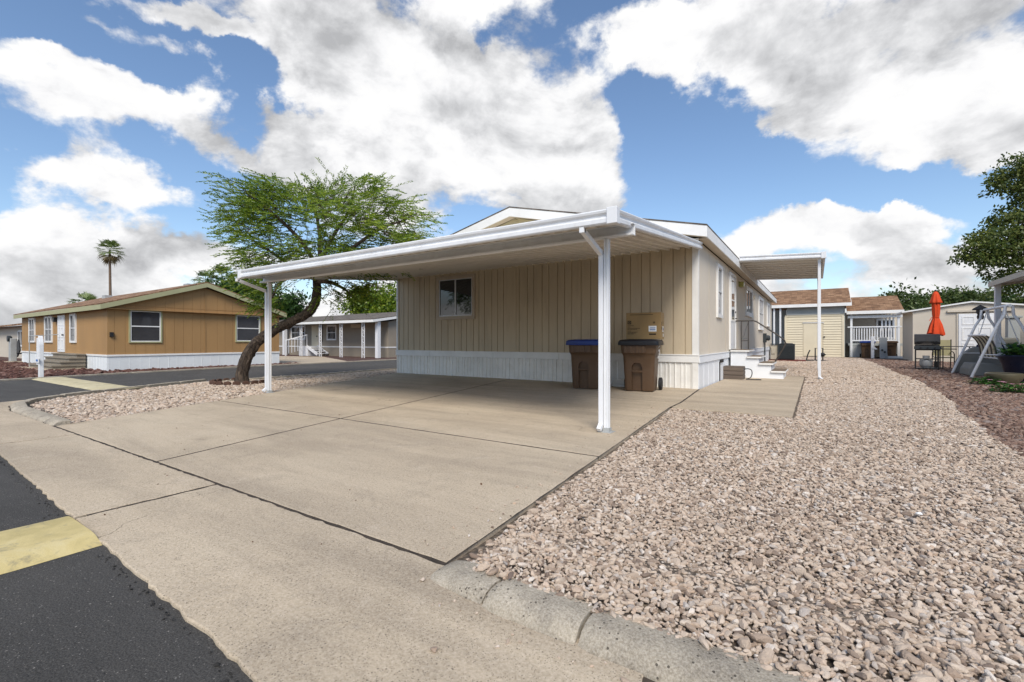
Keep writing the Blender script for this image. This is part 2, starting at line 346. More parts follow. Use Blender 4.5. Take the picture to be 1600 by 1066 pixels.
# ------------------------------------------------------------------ camera, sun, sky
cam = bpy.data.cameras.new('camera'); co = bpy.data.objects.new('camera', cam); COL.objects.link(co); S.camera = co
cam.sensor_width = 36; cam.lens = FPX/1600*36; cam.clip_start = .05; cam.clip_end = 3000
co.location = (CX, CY, CH); co.rotation_euler = (R(90), 0, AY)
SUN_DIR = Vector((.52, -.80, 1.02)).normalized()      # towards the sun, high on the right, veiled by thin cloud
sl = bpy.data.lights.new('sun', 'SUN'); sl.energy = 1.5; sl.angle = R(26); sl.color = (1, .93, .83)
so = bpy.data.objects.new('sun', sl); COL.objects.link(so); so.rotation_euler = SUN_DIR.to_track_quat('Z', 'Y').to_euler(); so.location = (0, 0, 40)
W = bpy.data.worlds.new('World'); S.world = W; W.use_nodes = True
def build_sky():
    t = NT(W.node_tree); bg = t.n['Background']; bg.inputs['Strength'].default_value = .1
    sky = t.a('ShaderNodeTexSky'); sky.sky_type = 'NISHITA'; sky.sun_disc = False
    el = math.asin(SUN_DIR.z); sky.sun_elevation = el; sky.sun_rotation = math.atan2(SUN_DIR.x, SUN_DIR.y); sky.air_density = 1.0; sky.dust_density = .6; sky.ozone_density = 2.0
    tc = t.a('ShaderNodeTexCoord'); d = tc.outputs['Generated']
    sep = t.a('ShaderNodeSeparateXYZ'); t.l.new(d, sep.inputs[0]); z = sep.outputs[2]
    def density(off):
        add = t.a('ShaderNodeVectorMath', operation='ADD'); t.l.new(d, add.inputs[0]); add.inputs[1].default_value = off
        mp = t.mapping(add.outputs[0], (1, 1, 1.7))
        wn = t.a('ShaderNodeTexNoise', i_Scale=2.2, i_Detail=3.); t.l.new(mp, wn.inputs['Vector'])
        w2 = t.a('ShaderNodeVectorMath', operation='MULTIPLY_ADD'); t.l.new(wn.outputs['Color'], w2.inputs[0]); w2.inputs[1].default_value = (.22,)*3; t.l.new(mp, w2.inputs[2])
        a = t.noise(w2.outputs[0], 3.4, 12, .58)
        return a
    n0 = density((0, 0, 0)); n1 = density((SUN_DIR.x*.05, SUN_DIR.y*.05, SUN_DIR.z*.06))
    fine = t.noise(t.mapping(d, (1, 1, 1.5)), 9, 10, .62)
    acc = t.math('ADD', n0, t.math('MULTIPLY_ADD', fine, .42, -.21))
    wz = t.a('ShaderNodeTexNoise', i_Scale=4.2, i_Detail=7., i_Roughness=.6); t.l.new(d, wz.inputs['Vector'])
    wd = t.a('ShaderNodeVectorMath', operation='MULTIPLY_ADD'); t.l.new(wz.outputs['Color'], wd.inputs[0]); wd.inputs[1].default_value = (.26, .26, .2); wd.inputs[2].default_value = (-.13, -.13, -.1)
    wa = t.a('ShaderNodeVectorMath', operation='ADD'); t.l.new(d, wa.inputs[0]); t.l.new(wd.outputs[0], wa.inputs[1]); dw = wa.outputs[0]
    #  each bank of cloud (+) or clear gap (-): bearing and height taken once from the photograph, fixed in the world
    blobs = [(640,120,230,150,.34),(840,240,170,110,.26),(560,300,160,70,.2),(900,330,110,60,.18),(520,60,120,90,.16),
             (130,150,190,45,.16),(60,190,120,60,.1),(130,275,150,38,.22),(400,230,95,62,.22),(300,40,120,24,.16),(150,30,90,16,.1),(230,180,120,40,.12),(70,100,55,22,.2),(250,92,75,24,.2),(345,55,50,24,.16),(450,175,50,26,.14),(330,240,70,24,.12),(60,330,80,30,.12),
             (1330,110,330,115,.36),(1560,190,160,90,.28),(1050,60,170,60,.26),(1230,170,130,50,.18),
             (1320,360,150,45,.3),(1160,385,60,30,.14),(1040,345,50,20,.14),(1480,400,140,50,.18),
             (100,380,240,60,.24),(350,410,160,45,.2),(30,450,160,50,.2),(700,420,200,80,.14),
             (60,40,75,40,-.2),(400,110,65,75,-.26),(220,110,80,38,-.16),(330,190,55,32,-.2),(50,235,60,30,-.14),(300,300,60,22,-.16),(470,150,35,45,-.1),(20,330,60,20,-.1),
             (1100,215,110,75,-.42),(1010,150,60,75,-.26),(1090,310,130,38,-.3),(1400,292,220,36,-.34),(1220,250,70,40,-.12),(950,85,40,40,-.16),(780,32,45,24,-.14),(1500,330,70,28,-.16),(1080,110,40,40,-.12)]
    for u, v, ru, rv, w in blobs:
        p = lot((u-U0)/FPX, 1.0); q = Vector((p[0]-CX, p[1]-CY, -(v-V0)/FPX)); L = q.length; q /= L
        kx = FPX*L/ru; kz = FPX*L/rv/max(.5, math.sqrt(1-q.z*q.z))
        m = t.a('ShaderNodeVectorMath', operation='MULTIPLY_ADD'); t.l.new(dw, m.inputs[0]); m.inputs[1].default_value = (kx, kx, kz); m.inputs[2].default_value = (-q.x*kx, -q.y*kx, -q.z*kz)
        ln = t.a('ShaderNodeVectorMath', operation='LENGTH'); t.l.new(m.outputs[0], ln.inputs[0])
        mr = t.a('ShaderNodeMapRange', interpolation_type='SMOOTHSTEP'); mr.inputs['From Min'].default_value = 1.35; mr.inputs['From Max'].default_value = .25; mr.inputs['To Max'].default_value = w
        t.l.new(ln.outputs['Value'], mr.inputs['Value']); acc = t.math('ADD', acc, mr.outputs[0])
    low = t.a('ShaderNodeMapRange', interpolation_type='SMOOTHSTEP'); low.inputs['From Min'].default_value = .16; low.inputs['From Max'].default_value = .0; low.inputs['To Max'].default_value = .34
    t.l.new(z, low.inputs['Value']); acc = t.math('ADD', acc, low.outputs[0])
    mr = t.a('ShaderNodeMapRange', interpolation_type='SMOOTHSTEP'); mr.inputs['From Min'].default_value = .535; mr.inputs['From Max'].default_value = .68
    t.l.new(acc, mr.inputs['Value']); mask = mr.outputs[0]
    # relief: sunlit billows, grey bases where the bank is thick
    rel = t.math('MULTIPLY_ADD', t.math('SUBTRACT', n0, n1), 4.4, .66)
    thick = t.a('ShaderNodeMapRange', interpolation_type='SMOOTHSTEP'); thick.inputs['From Min'].default_value = .74; thick.inputs['From Max'].default_value = 1.0; thick.inputs['To Max'].default_value = .52
    t.l.new(acc, thick.inputs['Value'])
    rel = t.math('SUBTRACT', rel, thick.outputs[0], clamp=True)
    rel = t.math('ADD', rel, t.math('MULTIPLY_ADD', fine, 1.0, -.5), clamp=True)
    cc = t.ramp(rel, [(0., (.47, .475, .49)), (.4, (.70, .705, .72)), (.75, (.93, .93, .94)), (1., (1., .995, .98))])
    cs = t.a('ShaderNodeVectorMath', operation='SCALE'); t.l.new(cc, cs.inputs[0]); cs.inputs['Scale'].default_value = 4.4
    hsv = t.a('ShaderNodeHueSaturation', i_Saturation=1.04, i_Value=.72); t.l.new(sky.outputs[0], hsv.inputs['Color'])
    t.l.new(t.mix(mask, hsv.outputs[0], cs.outputs[0]), bg.inputs['Color'])
build_sky()
S.view_settings.view_transform = 'Standard'; S.view_settings.look = 'None'; S.view_settings.exposure = 1.24; S.view_settings.gamma = 1
S.render.engine = 'CYCLES'; S.render.resolution_x = 1024; S.render.resolution_y = 682
# ------------------------------------------------------------------ the ground
def sstep(a, b, x): q = min(1, max(0, (x-a)/(b-a))); return q*q*(3-2*q)
def gz(x, y): return -.03+.085*sstep(-8.3, -8.95, y)*(sstep(.7, 1.0, x))+.035*sstep(-8.4, -8.9, y)*(1-sstep(-6.2, -5.8, x))+.012*math.sin(x*2.1+y*1.3)*math.sin(y*1.7-x)
def jag(pts, amp, step=.12):
    out = []
    for i in range(len(pts)-1):
        a, b = Vector(pts[i]), Vector(pts[i+1]); n = max(1, int((b-a).length/step)); t = (b-a).normalized(); nn = Vector((-t.y, t.x))
        for k in range(n): p = a.lerp(b, k/n)+nn*random.uniform(-amp, amp)*(1 if k else 0); out.append((p.x, p.y))
    return out
g = MB(); g.box(-400, 400, -400, 400, -.6, -.09); struct(g.build('ground', 'dry_ground'))
near_edge = [(-9.2, -9.4), (-9.75, -8.3), (-10.05, -7.1), (-10.95, -5), (-11.3, 1.6), (-11.5, 60)]
far_edge = [(-15.5, -9.4), (-16.05, -7.9), (-16.8, -5), (-17.5, -.4), (-17.8, 7.5), (-18, 60)]
g = MB(); pl = [(-60, -25), (40, -25), (40, -9.4), (-9.2, -9.4), (-15.5, -9.4), (-60, -9.4)]
g.add([(-60,-25,-.014), (40,-25,-.014), (40,-9.4,-.014), (-60,-9.4,-.014)], [(0,1,2,3)])
n0 = len(near_edge); g.add([(x, y, -.014) for x, y in near_edge+far_edge], [(i+1, i, n0+i, n0+i+1) for i in range(n0-1)])
struct(g.build('street', 'asphalt'))
# concrete slabs: each with its own small gap
def shrink(poly, e):
    n = len(poly); out = []
    for i in range(n):
        p0, p1, p2 = Vector(poly[i-1]), Vector(poly[i]), Vector(poly[(i+1) % n]); a = (p1-p0).normalized(); b = (p2-p1).normalized()
        na = Vector((-a.y, a.x)); nb = Vector((-b.y, b.x)); m = (na+nb)
        if m.length < 1e-6: out.append(tuple(p1)); continue
        m.normalize(); k = e/max(.3, m.dot(na)); q = p1+m*k; out.append((q.x, q.y))
    return out
def slabs(name, polys, e=.016, top=0., bevel=.006, jam=.0):
    g = MB()
    for p in polys: g.prism(jag2(shrink(p, e), jam), -.085, top)
    return struct(g.build(name, 'concrete', bevel=bevel))
def jag2(poly, amp, step=.1):
    if not amp: return poly
    return jag(list(poly)+[poly[0]], amp, .05 if amp > .005 else .1)
L0, L1, L2 = (-5.72, -9.02), (-9.1, -.75), (-9.75, 1.2)
def lx(y): return L0[0]+(y-L0[1])*(L1[0]-L0[0])/(L1[1]-L0[1])
def jx(y): return -2.65+(y+9.02)*(-4.46+2.65)/(-1.89+9.02)
def rx(y): return .70+(y+9.02)*(.22-.70)/(-3.14+9.02)
ya, yb = -6.72, -2.5
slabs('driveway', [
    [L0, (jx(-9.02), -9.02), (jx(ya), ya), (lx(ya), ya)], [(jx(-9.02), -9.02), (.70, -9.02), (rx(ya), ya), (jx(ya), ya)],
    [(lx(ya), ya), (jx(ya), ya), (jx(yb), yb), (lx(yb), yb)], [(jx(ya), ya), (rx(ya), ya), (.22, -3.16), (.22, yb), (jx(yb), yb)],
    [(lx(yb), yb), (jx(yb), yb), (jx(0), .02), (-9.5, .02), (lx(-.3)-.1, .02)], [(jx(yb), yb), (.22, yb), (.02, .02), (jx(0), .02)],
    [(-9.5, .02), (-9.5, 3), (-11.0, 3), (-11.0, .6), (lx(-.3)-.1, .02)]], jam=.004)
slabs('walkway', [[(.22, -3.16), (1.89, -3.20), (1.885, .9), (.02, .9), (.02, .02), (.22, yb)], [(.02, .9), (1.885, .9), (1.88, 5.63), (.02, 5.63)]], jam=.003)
fl = MB(); fl.add([(x, y, -.003) for x, y in ((-9.3, -9.45), (-5, -9.6), (2, -9.9), (11, -10), (11, -9.06), (.72, -9.06), (.69, -9.0), (.21, -3.15), (1.8, -3.1), (1.8, 5.5), (.05, 5.5), (.05, .0), (-9.4, .0), (-9.0, -.8), (-5.75, -8.7), (-8.5, -8.7))], [tuple(range(16))]); struct(fl.build('joint_dirt', 'joint_dirt'))
xs = [-9.7, -7.9, -4.8, -1.52, 1.72, 4.95, 8.2, 11.4]
ap = []
for i in range(len(xs)-1):
    y0a, y0b = -9.885-.04*max(-6, min(4, xs[i])), -9.885-.04*max(-6, min(4, xs[i+1]))
    yt = lambda x: -9.012
    ap.append([(xs[i], y0a), (xs[i+1], y0b), (xs[i+1], yt(xs[i+1])), (xs[i], yt(xs[i]))] if i else [(-9.35, -9.5), (-7.9, y0b), (-7.9, -9.02), (-8.75, -8.9), (-9.35, -8.62), (-9.72, -8.25)])
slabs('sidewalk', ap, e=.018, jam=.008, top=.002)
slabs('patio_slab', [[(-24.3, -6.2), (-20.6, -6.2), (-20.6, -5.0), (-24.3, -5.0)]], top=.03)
fd = [G(u, v) for u, v in ((415, 567.5), (470, 569), (546, 565), (505, 557.5), (435, 556.5))]
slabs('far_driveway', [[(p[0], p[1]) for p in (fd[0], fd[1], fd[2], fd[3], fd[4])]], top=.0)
# kerbs: a rolled profile swept along a path, in blocks
def kerb(name, path, w=.24, h=.095, block=.6, gap=.006, ramp=False, segs=None):
    g = MB(); pts = [Vector(p) for p in path]; L = [0]
    for i in range(len(pts)-1): L.append(L[-1]+(pts[i+1]-pts[i]).length)
    def pos(s):
        for i in range(len(pts)-1):
            if s <= L[i+1] or i == len(pts)-2:
                t = (pts[i+1]-pts[i]).normalized(); return pts[i]+t*(s-L[i]), t
    cuts = segs or [0]
    while cuts[-1] < L[-1]-block*.4: cuts = cuts+[cuts[-1]+block*random.uniform(.8, 1.2)]
    cuts[-1] = L[-1]
    for s0, s1 in zip(cuts[:-1], cuts[1:]):
        vs = []; m = max(3, int((s1-s0)/.05)); dz = random.uniform(-.005, .005); dn = random.uniform(-.006, .006)
        for k in range(m+1):
            s = s0+gap+(s1-s0-2*gap)*k/m; p, t = pos(s); nn = Vector((-t.y, t.x))
            hh = h*(min(1, .35+.65*s/.32) if ramp else 1)+dz; en = .010 if k in (0, m) else 0
            for a, b in ((0, -.08), (0.0, .012), (.012, .35), (.035, .72), (.075, .93), (w*.55, 1.0), (w*.82, .98), (w, .9), (w, -.08)):
                q = p+nn*(a+dn+random.uniform(-.0025, .0025)+(en if a < .05 else -en if a > .2 else 0)); vs.append((q.x, q.y, (b*hh if b > 0 else b)-(en if b > .3 else 0)+(random.uniform(-.002, .002) if b > .3 else 0)))
        n = 9; fs = [(i*n+k, (i+1)*n+k, (i+1)*n+k+1, i*n+k+1) for i in range(m) for k in range(n-1)]
        fs += [tuple(range(n)), tuple(m*n+k for k in range(n-1, -1, -1))]; g.add(vs, fs, True)
    return struct(g.build(name, 'kerb_concrete', autos=50))
kerb('kerb', [(.70, -9.17), (1.1, -9.22), (2.2, -9.22), (14, -9.25)], w=.185, h=.062, ramp=True, segs=[0, .34, .76, 1.55])
kerb('kerb', [(-12.2, 60), (-11.85, 1.6), (-11.45, -5), (-10.3, -7.3), (-9.75, -8.15), (-9.35, -8.62), (-8.75, -8.9), (-7.9, -9.02), (-5.75, -9.03)][2:], w=.17, h=.055, block=.9)
kerb('kerb', [(-11.25, 40), (-11.1, 1.6), (-10.75, -5.0)], w=.2, h=.04, block=2.4)
kerb('kerb', [(-15.2, -11), (-15.6, -9.4), (-16.15, -7.9), (-16.9, -5), (-17.6, -.4), (-17.9, 7.5), (-18.1, 60)][::-1], w=.32, h=.03, block=2.6)
# gravel beds
def bed(name, poly, mat, z=None, step=.4):
    xs_ = [p[0] for p in poly]; ys_ = [p[1] for p in poly]
    g = MB()
    if z is not None: g.add([(x, y, z) for x, y in poly], [tuple(range(len(poly)))])
    else:
        x0, x1, y0, y1 = min(xs_), max(xs_), min(ys_), max(ys_); nx = int((x1-x0)/step)+1; ny = int((y1-y0)/step)+1
        vs = [(x0+(x1-x0)*i/nx, y0+(y1-y0)*j/ny, gz(x0+(x1-x0)*i/nx, y0+(y1-y0)*j/ny)) for j in range(ny+1) for i in range(nx+1)]
        g.add(vs, [(j*(nx+1)+i, j*(nx+1)+i+1, (j+1)*(nx+1)+i+1, (j+1)*(nx+1)+i) for j in range(ny) for i in range(nx)], True)
    return struct(g.build(name, mat))
bed('gravel_bed', [(-.1, -9.08), (4.42, -9.08), (4.42, 30), (-.1, 30)], 'gravel_bed')
bed('dark_gravel_bed', [(4.42, -9.08), (30, -9.08), (30, 46), (4.42, 46)], 'dark_gravel_bed')
tri_poly = [(-5.74, -8.9), (-7.8, -8.80), (-8.7, -8.7), (-9.25, -8.45), (-9.7, -8.0), (-10.15, -7.2), (-11.15, -4.9), (-11.45, 1.0), (-10.0, 1.6), (lx(-.3)-.1, .02), (lx(-1.2), -1.2)][::-1]
bed('corner_gravel_bed', tri_poly, 'gravel_bed', z=-.022)
bed('red_yard', [(-16.0, -9.4), (-60, -9.4), (-60, 60), (-18.2, 60), (-18.0, 7.5), (-17.75, -.4), (-17.1, -5), (-16.35, -7.9)], 'red_gravel_bed', z=-.02)
# ------------------------------------------------------------------ loose stones (uncountable): instances on points
def stone_mesh(name, mat, seed, flat=.62, sub=1):
    bm = bmesh.new(); bmesh.ops.create_icosphere(bm, subdivisions=sub+1, radius=1.); r = random.Random(seed)
    for _ in range(12):                                  # chip flat facets off the pebble
        n = Vector((r.gauss(0, 1), r.gauss(0, 1), r.gauss(0, 1))).normalized(); dd = r.uniform(.42, .78)
        for v in bm.verts:
            k = v.co.dot(n)-dd
            if k > 0: v.co -= n*k*.92
    sx, sy = r.uniform(.8, 1.35), r.uniform(.65, 1.)
    for v in bm.verts: v.co = Vector((v.co.x*sx, v.co.y*sy, v.co.z*flat*r.uniform(.97, 1.03)))
    me = bpy.data.meshes.new(name); bm.to_mesh(me); bm.free(); me.materials.append(MATS[mat])
    return bpy.data.objects.new(name, me)
def pip(px, py, poly):
    inside = np.zeros(px.shape, bool); n = len(poly)
    for i in range(n):
        (x1, y1), (x2, y2) = poly[i], poly[(i+1) % n]
        c = ((y1 > py) != (y2 > py)); xi = (x2-x1)*(py-y1)/((y2-y1) if y2 != y1 else 1e-9)+x1; inside ^= c & (px < xi)
    return inside
def points_in(poly, rings, edge_fn=None, holes=()):
    """jittered grid, coarser with distance from the viewpoint; rings = [(dmin, dmax, spacing, size)]"""
    out = []
    xs_ = [p[0] for p in poly]; ys_ = [p[1] for p in poly]
    for d0, d1, s, sz in rings:
        gx = np.arange(max(min(xs_), CX-d1), min(max(xs_), CX+d1), s); gy = np.arange(max(min(ys_), CY-d1), min(max(ys_), CY+d1), s)
        if not len(gx) or not len(gy): continue
        X, Y = np.meshgrid(gx, gy); X = X.ravel()+rng.uniform(-.5, .5, X.size)*s; Y = Y.ravel()+rng.uniform(-.5, .5, Y.size)*s
        d = np.hypot(X-CX, Y-CY); fx = (X-CX)*CA+(Y-CY)*SA; fy = -(X-CX)*SA+(Y-CY)*CA
        k = (d >= d0) & (d < d1) & pip(X, Y, poly) & (fy > .2) & (np.abs(fx) < fy*1.35+2.2)
        for h in holes: k &= ~pip(X, Y, h)
        X, Y = X[k], Y[k]; out.append(np.stack([X, Y, np.full(X.size, sz)], 1))
    return np.concatenate(out)
def scatter(name, label, mat, P, zf, flat=.56, zj=.007, protos=9, sub=1):
    n = len(P); me = bpy.data.meshes.new(name); me.vertices.add(n)
    z = np.array([zf(x, y) for x, y in P[:, :2]])+rng.uniform(.0, zj, n)+P[:, 2]*.18
    me.vertices.foreach_set('co', np.stack([P[:, 0], P[:, 1], z], 1).astype(np.float32).ravel())
    def attr(nm, typ, arr, key): a = me.attributes.new(nm, typ, 'POINT'); a.data.foreach_set(key, np.ascontiguousarray(arr).ravel())
    rot = np.stack([rng.normal(0, .25, n), rng.normal(0, .25, n), rng.uniform(0, 6.283, n)], 1).astype(np.float32)
    s = (P[:, 2]*np.exp(rng.normal(-.05, .27, n))).astype(np.float32)
    attr('rot', 'FLOAT_VECTOR', rot, 'vector'); attr('scl', 'FLOAT', s, 'value'); attr('idx', 'INT', rng.integers(0, protos, n).astype(np.int32), 'value')
    o = bpy.data.objects.new(name, me); COL.objects.link(o); o['kind'] = 'stuff'; o['label'] = label; o['category'] = 'gravel'
    ng = bpy.data.node_groups.new(name, 'GeometryNodeTree'); ng.interface.new_socket('Geometry', in_out='INPUT', socket_type='NodeSocketGeometry'); ng.interface.new_socket('Geometry', in_out='OUTPUT', socket_type='NodeSocketGeometry')
    N = ng.nodes; L = ng.links; gi = N.new('NodeGroupInput'); go = N.new('NodeGroupOutput'); ip = N.new('GeometryNodeInstanceOnPoints'); jn = N.new('GeometryNodeJoinGeometry')
    for k in range(protos):
        so_ = stone_mesh(name+'_pebble', mat, 31*k+len(name), flat, sub); oi = N.new('GeometryNodeObjectInfo'); oi.inputs['Object'].default_value = so_; oi.inputs['As Instance'].default_value = True; L.new(oi.outputs['Geometry'], jn.inputs[0])
    def na(nm, typ): q = N.new('GeometryNodeInputNamedAttribute'); q.data_type = typ; q.inputs['Name'].default_value = nm; return q.outputs[0]
    L.new(gi.outputs[0], ip.inputs['Points']); L.new(jn.outputs[0], ip.inputs['Instance']); ip.inputs['Pick Instance'].default_value = True
    L.new(na('idx', 'INT'), ip.inputs['Instance Index']); L.new(na('rot', 'FLOAT_VECTOR'), ip.inputs['Rotation']); L.new(na('scl', 'FLOAT'), ip.inputs['Scale'])
    L.new(ip.outputs[0], go.inputs[0]); md = o.modifiers.new('scatter', 'NODES'); md.node_group = ng; return o
def bx_(y): return float(np.interp(y, [-9.1, -4.75, 0, 4.4, 18, 26], [3.3, 3.66, 4.12, 4.42, 4.52, 4.5]))+.03*math.sin(y*1.1)+.03*math.sin(y*2.7+1)
bound = [(bx_(y), y) for y in np.arange(-9.07, 26.1, .4)]
lightP = [(rx(y)+.02, y) for y in np.arange(-9, -3.2, .5)]+[(.24, -3.2), (1.91, -3.22), (1.90, 5.66), (.03, 5.66), (.03, 25.9), (4.4, 25.9)]+bound[::-1]
lightP[0] = (.76, -9.07)
rings = [(0, 4.2, .0185, .0142), (4.2, 8, .0205, .0153), (8, 14, .026, .0185), (14, 40, .044, .029)]
P = points_in(lightP, rings)
scatter('gravel', 'pale pink and tan crushed stone covering the side yard', 'stone_light', P, gz)
P2 = points_in(lightP, [(0, 4.2, .048, .0195), (4.2, 8, .055, .021)])
scatter('gravel', 'pale pink and tan crushed stone lying loose on top of the side yard', 'stone_light', P2, lambda x, y: gz(x, y)+.009, protos=7)
dk = bound+[(26, 26), (26, -9)]
P = points_in(dk, [(0, 8, .033, .024), (8, 14, .045, .032), (14, 34, .08, .05)])
scatter('dark_gravel', 'dark reddish brown gravel under the grill and swing', 'stone_dark', P, gz)
P = points_in(shrink(tri_poly, .02), [(0, 8, .03, .023), (8, 20, .042, .031)])
scatter('gravel', 'pale gravel in the corner strip around the leaning tree', 'stone_light', P, lambda x, y: -.02)
P = points_in([(-34, -9), (-34, -5.0), (-19, -5.0), (-18.6, 2), (-18.0, 2), (-17.8, -.4), (-17.2, -5), (-16.5, -7.9), (-16.2, -9)], [(0, 60, .13, .075)])
scatter('red_gravel', 'dark red lava gravel round the brown house', 'stone_red', P, lambda x, y: -.02, protos=6)
P = np.array([(x+random.uniform(-.05, .05), -9.905-.04*max(-6, min(4, x))+abs(random.gauss(0, .02))*-1+.015, random.uniform(.002, .007)*random.choice((.6, 1, 1.3))) for x in np.cumsum(rng.exponential(.02, 360))-5.2])
scatter('asphalt_crumbs', 'black asphalt crumbs along the broken edge of the sidewalk', 'asphalt', P, lambda x, y: -.014, protos=5)
P = []
for _ in range(90):
    y = random.uniform(-9, -3.3); P.append((rx(y)-abs(random.gauss(0, .16))-.02, y, random.uniform(.004, .012)))
for _ in range(40): P.append((random.uniform(.7, 2.4), -9.23-abs(random.gauss(0, .12)), random.uniform(.004, .011)))
scatter('gravel', 'a few pebbles kicked from the side yard onto the concrete edge', 'stone_light', np.array(P), lambda x, y: .003, zj=.001, protos=5)
P = np.array([(random.uniform(-7, .6), random.uniform(-9.7, -1), random.uniform(.004, .011)) for _ in range(150)])
scatter('leaf_litter', 'tiny dark scraps of leaf litter scattered over the driveway', 'leaf_dry', P, lambda x, y: .003, flat=.25, zj=.001, protos=5)
bpy.data.objects['leaf_litter']['category'] = 'leaf litter'
# stray stones lying on the concrete
def stray(u, v, r, mat, label, seed):
    o = stone_mesh('stone', mat, seed); x, y = G(u, v)[:2]; COL.objects.link(o); o.location = (x, y, r*.45); o.scale = (r, r, r); o.rotation_euler = (.1, .1, seed); tag(o, label, 'stone')
stray(678, 1019, .019, 'stone_light', 'single pale stone lying on the sidewalk near the kerb blocks', 5)
stray(661, 908, .016, 'stone_light', 'small pale stone at the end of the kerb by the driveway joint', 11)
stray(1436, 805, .018, 'label_white', 'bright white pebble among the tan gravel', 17)
# speed bumps
def bump(name, label, x0, x1, y0, y1, along, mat='yellow_paint', z=-.012):
    g = MB(); n = 12; prof = []
    for k in range(n+1):
        q = k/n; prof.append((q, .034*min(1, 2.6*math.sin(math.pi*q)/1.6)**.8+.002 if 0 < k < n else 0))
    m = 30; vs = []
    for j in range(m+1):
        for q, h in prof:
            e = random.uniform(-.008, .008)
            if along == 'y': vs.append((x0+(x1-x0)*q+e, y0+(y1-y0)*j/m, z+h))
            else: vs.append((x0+(x1-x0)*j/m, y0+(y1-y0)*q+e+.9*0, z+h))
    g.add(vs, [(j*(n+1)+k, j*(n+1)+k+1, (j+1)*(n+1)+k+1, (j+1)*(n+1)+k) for j in range(m) for k in range(n)], True)
    tag(g.build(name, mat), label, 'speed bump', 'yellow speed bumps')
bump('speed_bump', 'worn yellow speed bump ending at the near sidewalk edge', -1.64, -.95, -14.5, -9.83, 'y')
bump('speed_bump', 'pale yellow speed bump across the far street before the brown house', -15.9, -10.2, -7.35, -6.6, 'x', 'faded_yellow_paint')
# ------------------------------------------------------------------ building helpers
def window(parent, F, a0, a1, b0, b1, fmat='white_trim', fw=.07, pmat='pane_dark', style='slider', depth=.035, inner='alu', sill=False, name='window'):
    g = MB(); g.frame(F, a0, a1, b0, b1, fw, -.01, depth); fr = g.build(name, fmat, parent, True, bevel=.005)
    A0, A1, B0, B1 = a0+fw, a1-fw, b0+fw, b1-fw
    p = MB(); p.bf(F, A0, A1, B0, B1, .002, .006); p.build('pane', pmat, fr, True)
    s = MB(); iw = .028; s.frame(F, A0, A1, B0, B1, iw, .004, depth*.7)
    mid = (A0+A1)/2; mb = (B0+B1)/2
    if style == 'slider': s.bf(F, mid-.02, mid+.02, B0+iw, B1-iw, .006, depth*.62)
    if style == 'hung': s.bf(F, A0+iw, A1-iw, mb-.02, mb+.02, .006, depth*.62)
    if style == 'cross': s.bf(F, A0+iw, A1-iw, mb-.02, mb+.02, .006, depth*.62); s.bf(F, mid-.015, mid+.015, B0+iw, mb-.02, .006, depth*.6); s.bf(F, mid-.015, mid+.015, mb+.02, B1-iw, .006, depth*.6)
    s.build('sash', inner, fr, True)
    if sill: k = MB(); k.bf(F, a0-.04, a1+.04, b0-.05, b0-.003, -.01, depth+.03); k.build('sill', fmat, fr, True, bevel=.004)
    return fr
def grooved(g, F, xs_, topf, b0, gw=.014, gd=.012):
    """vertical board siding: flat strips with recessed grooves"""
    O, r, up, n = F
    P = lambda a, b, c: tuple(O[i]+r[i]*a+up[i]*b+n[i]*c for i in range(3))
    for i in range(len(xs_)-1):
        a, b = xs_[i]+(gw/2 if i else 0), xs_[i+1]-(gw/2 if i < len(xs_)-2 else 0)
        g.add([P(a, b0, 0), P(b, b0, 0), P(b, topf(b), 0), P(a, topf(a), 0)], [(0, 1, 2, 3)])
        if i < len(xs_)-2:
            c = xs_[i+1]; l, q = c-gw/2, c+gw/2
            g.add([P(l, b0, 0), P(l, topf(l), 0), P(l, topf(l), -gd), P(l, b0, -gd), P(q, b0, -gd), P(q, topf(q), -gd), P(q, topf(q), 0), P(q, b0, 0)], [(0, 1, 2, 3), (3, 2, 5, 4), (4, 5, 6, 7)])
    return g
def ribbed(g, F, a0, a1, b0, b1, pitch=.1, rw=.022, rd=.014, var=.4):
    """sheet-metal skirting with standing ribs of uneven pitch"""
    O, r, up, n = F
    P = lambda a, b, c: tuple(O[i]+r[i]*a+up[i]*b+n[i]*c for i in range(3))
    prof = [(a0, 0)]; a = a0+.03
    while a < a1-rw-.03:
        w = rw*random.uniform(.7, 1.3); d = rd*random.uniform(.6, 1.2)
        prof += [(a, 0), (a+w*.25, d), (a+w*.75, d), (a+w, 0)]; a += w+pitch*random.uniform(1-var, 1+var)
    prof.append((a1, 0)); m = len(prof)
    vs = [P(x, b0, d) for x, d in prof]+[P(x, b1, d) for x, d in prof]
    return g.add(vs, [(i, i+1, m+i+1, m+i) for i in range(m-1)])
def slab_roof(g, e0, e1, r1, r0, th, n=None):
    """roof plane: eave e0-e1, ridge r0-r1, thickness th downwards"""
    vs = [e0, e1, r1, r0]; return g.add([tuple(v) for v in vs]+[(v[0], v[1], v[2]-th) for v in vs], [(0, 1, 2, 3), (7, 6, 5, 4), (0, 4, 5, 1), (1, 5, 6, 2), (2, 6, 7, 3), (3, 7, 4, 0)])
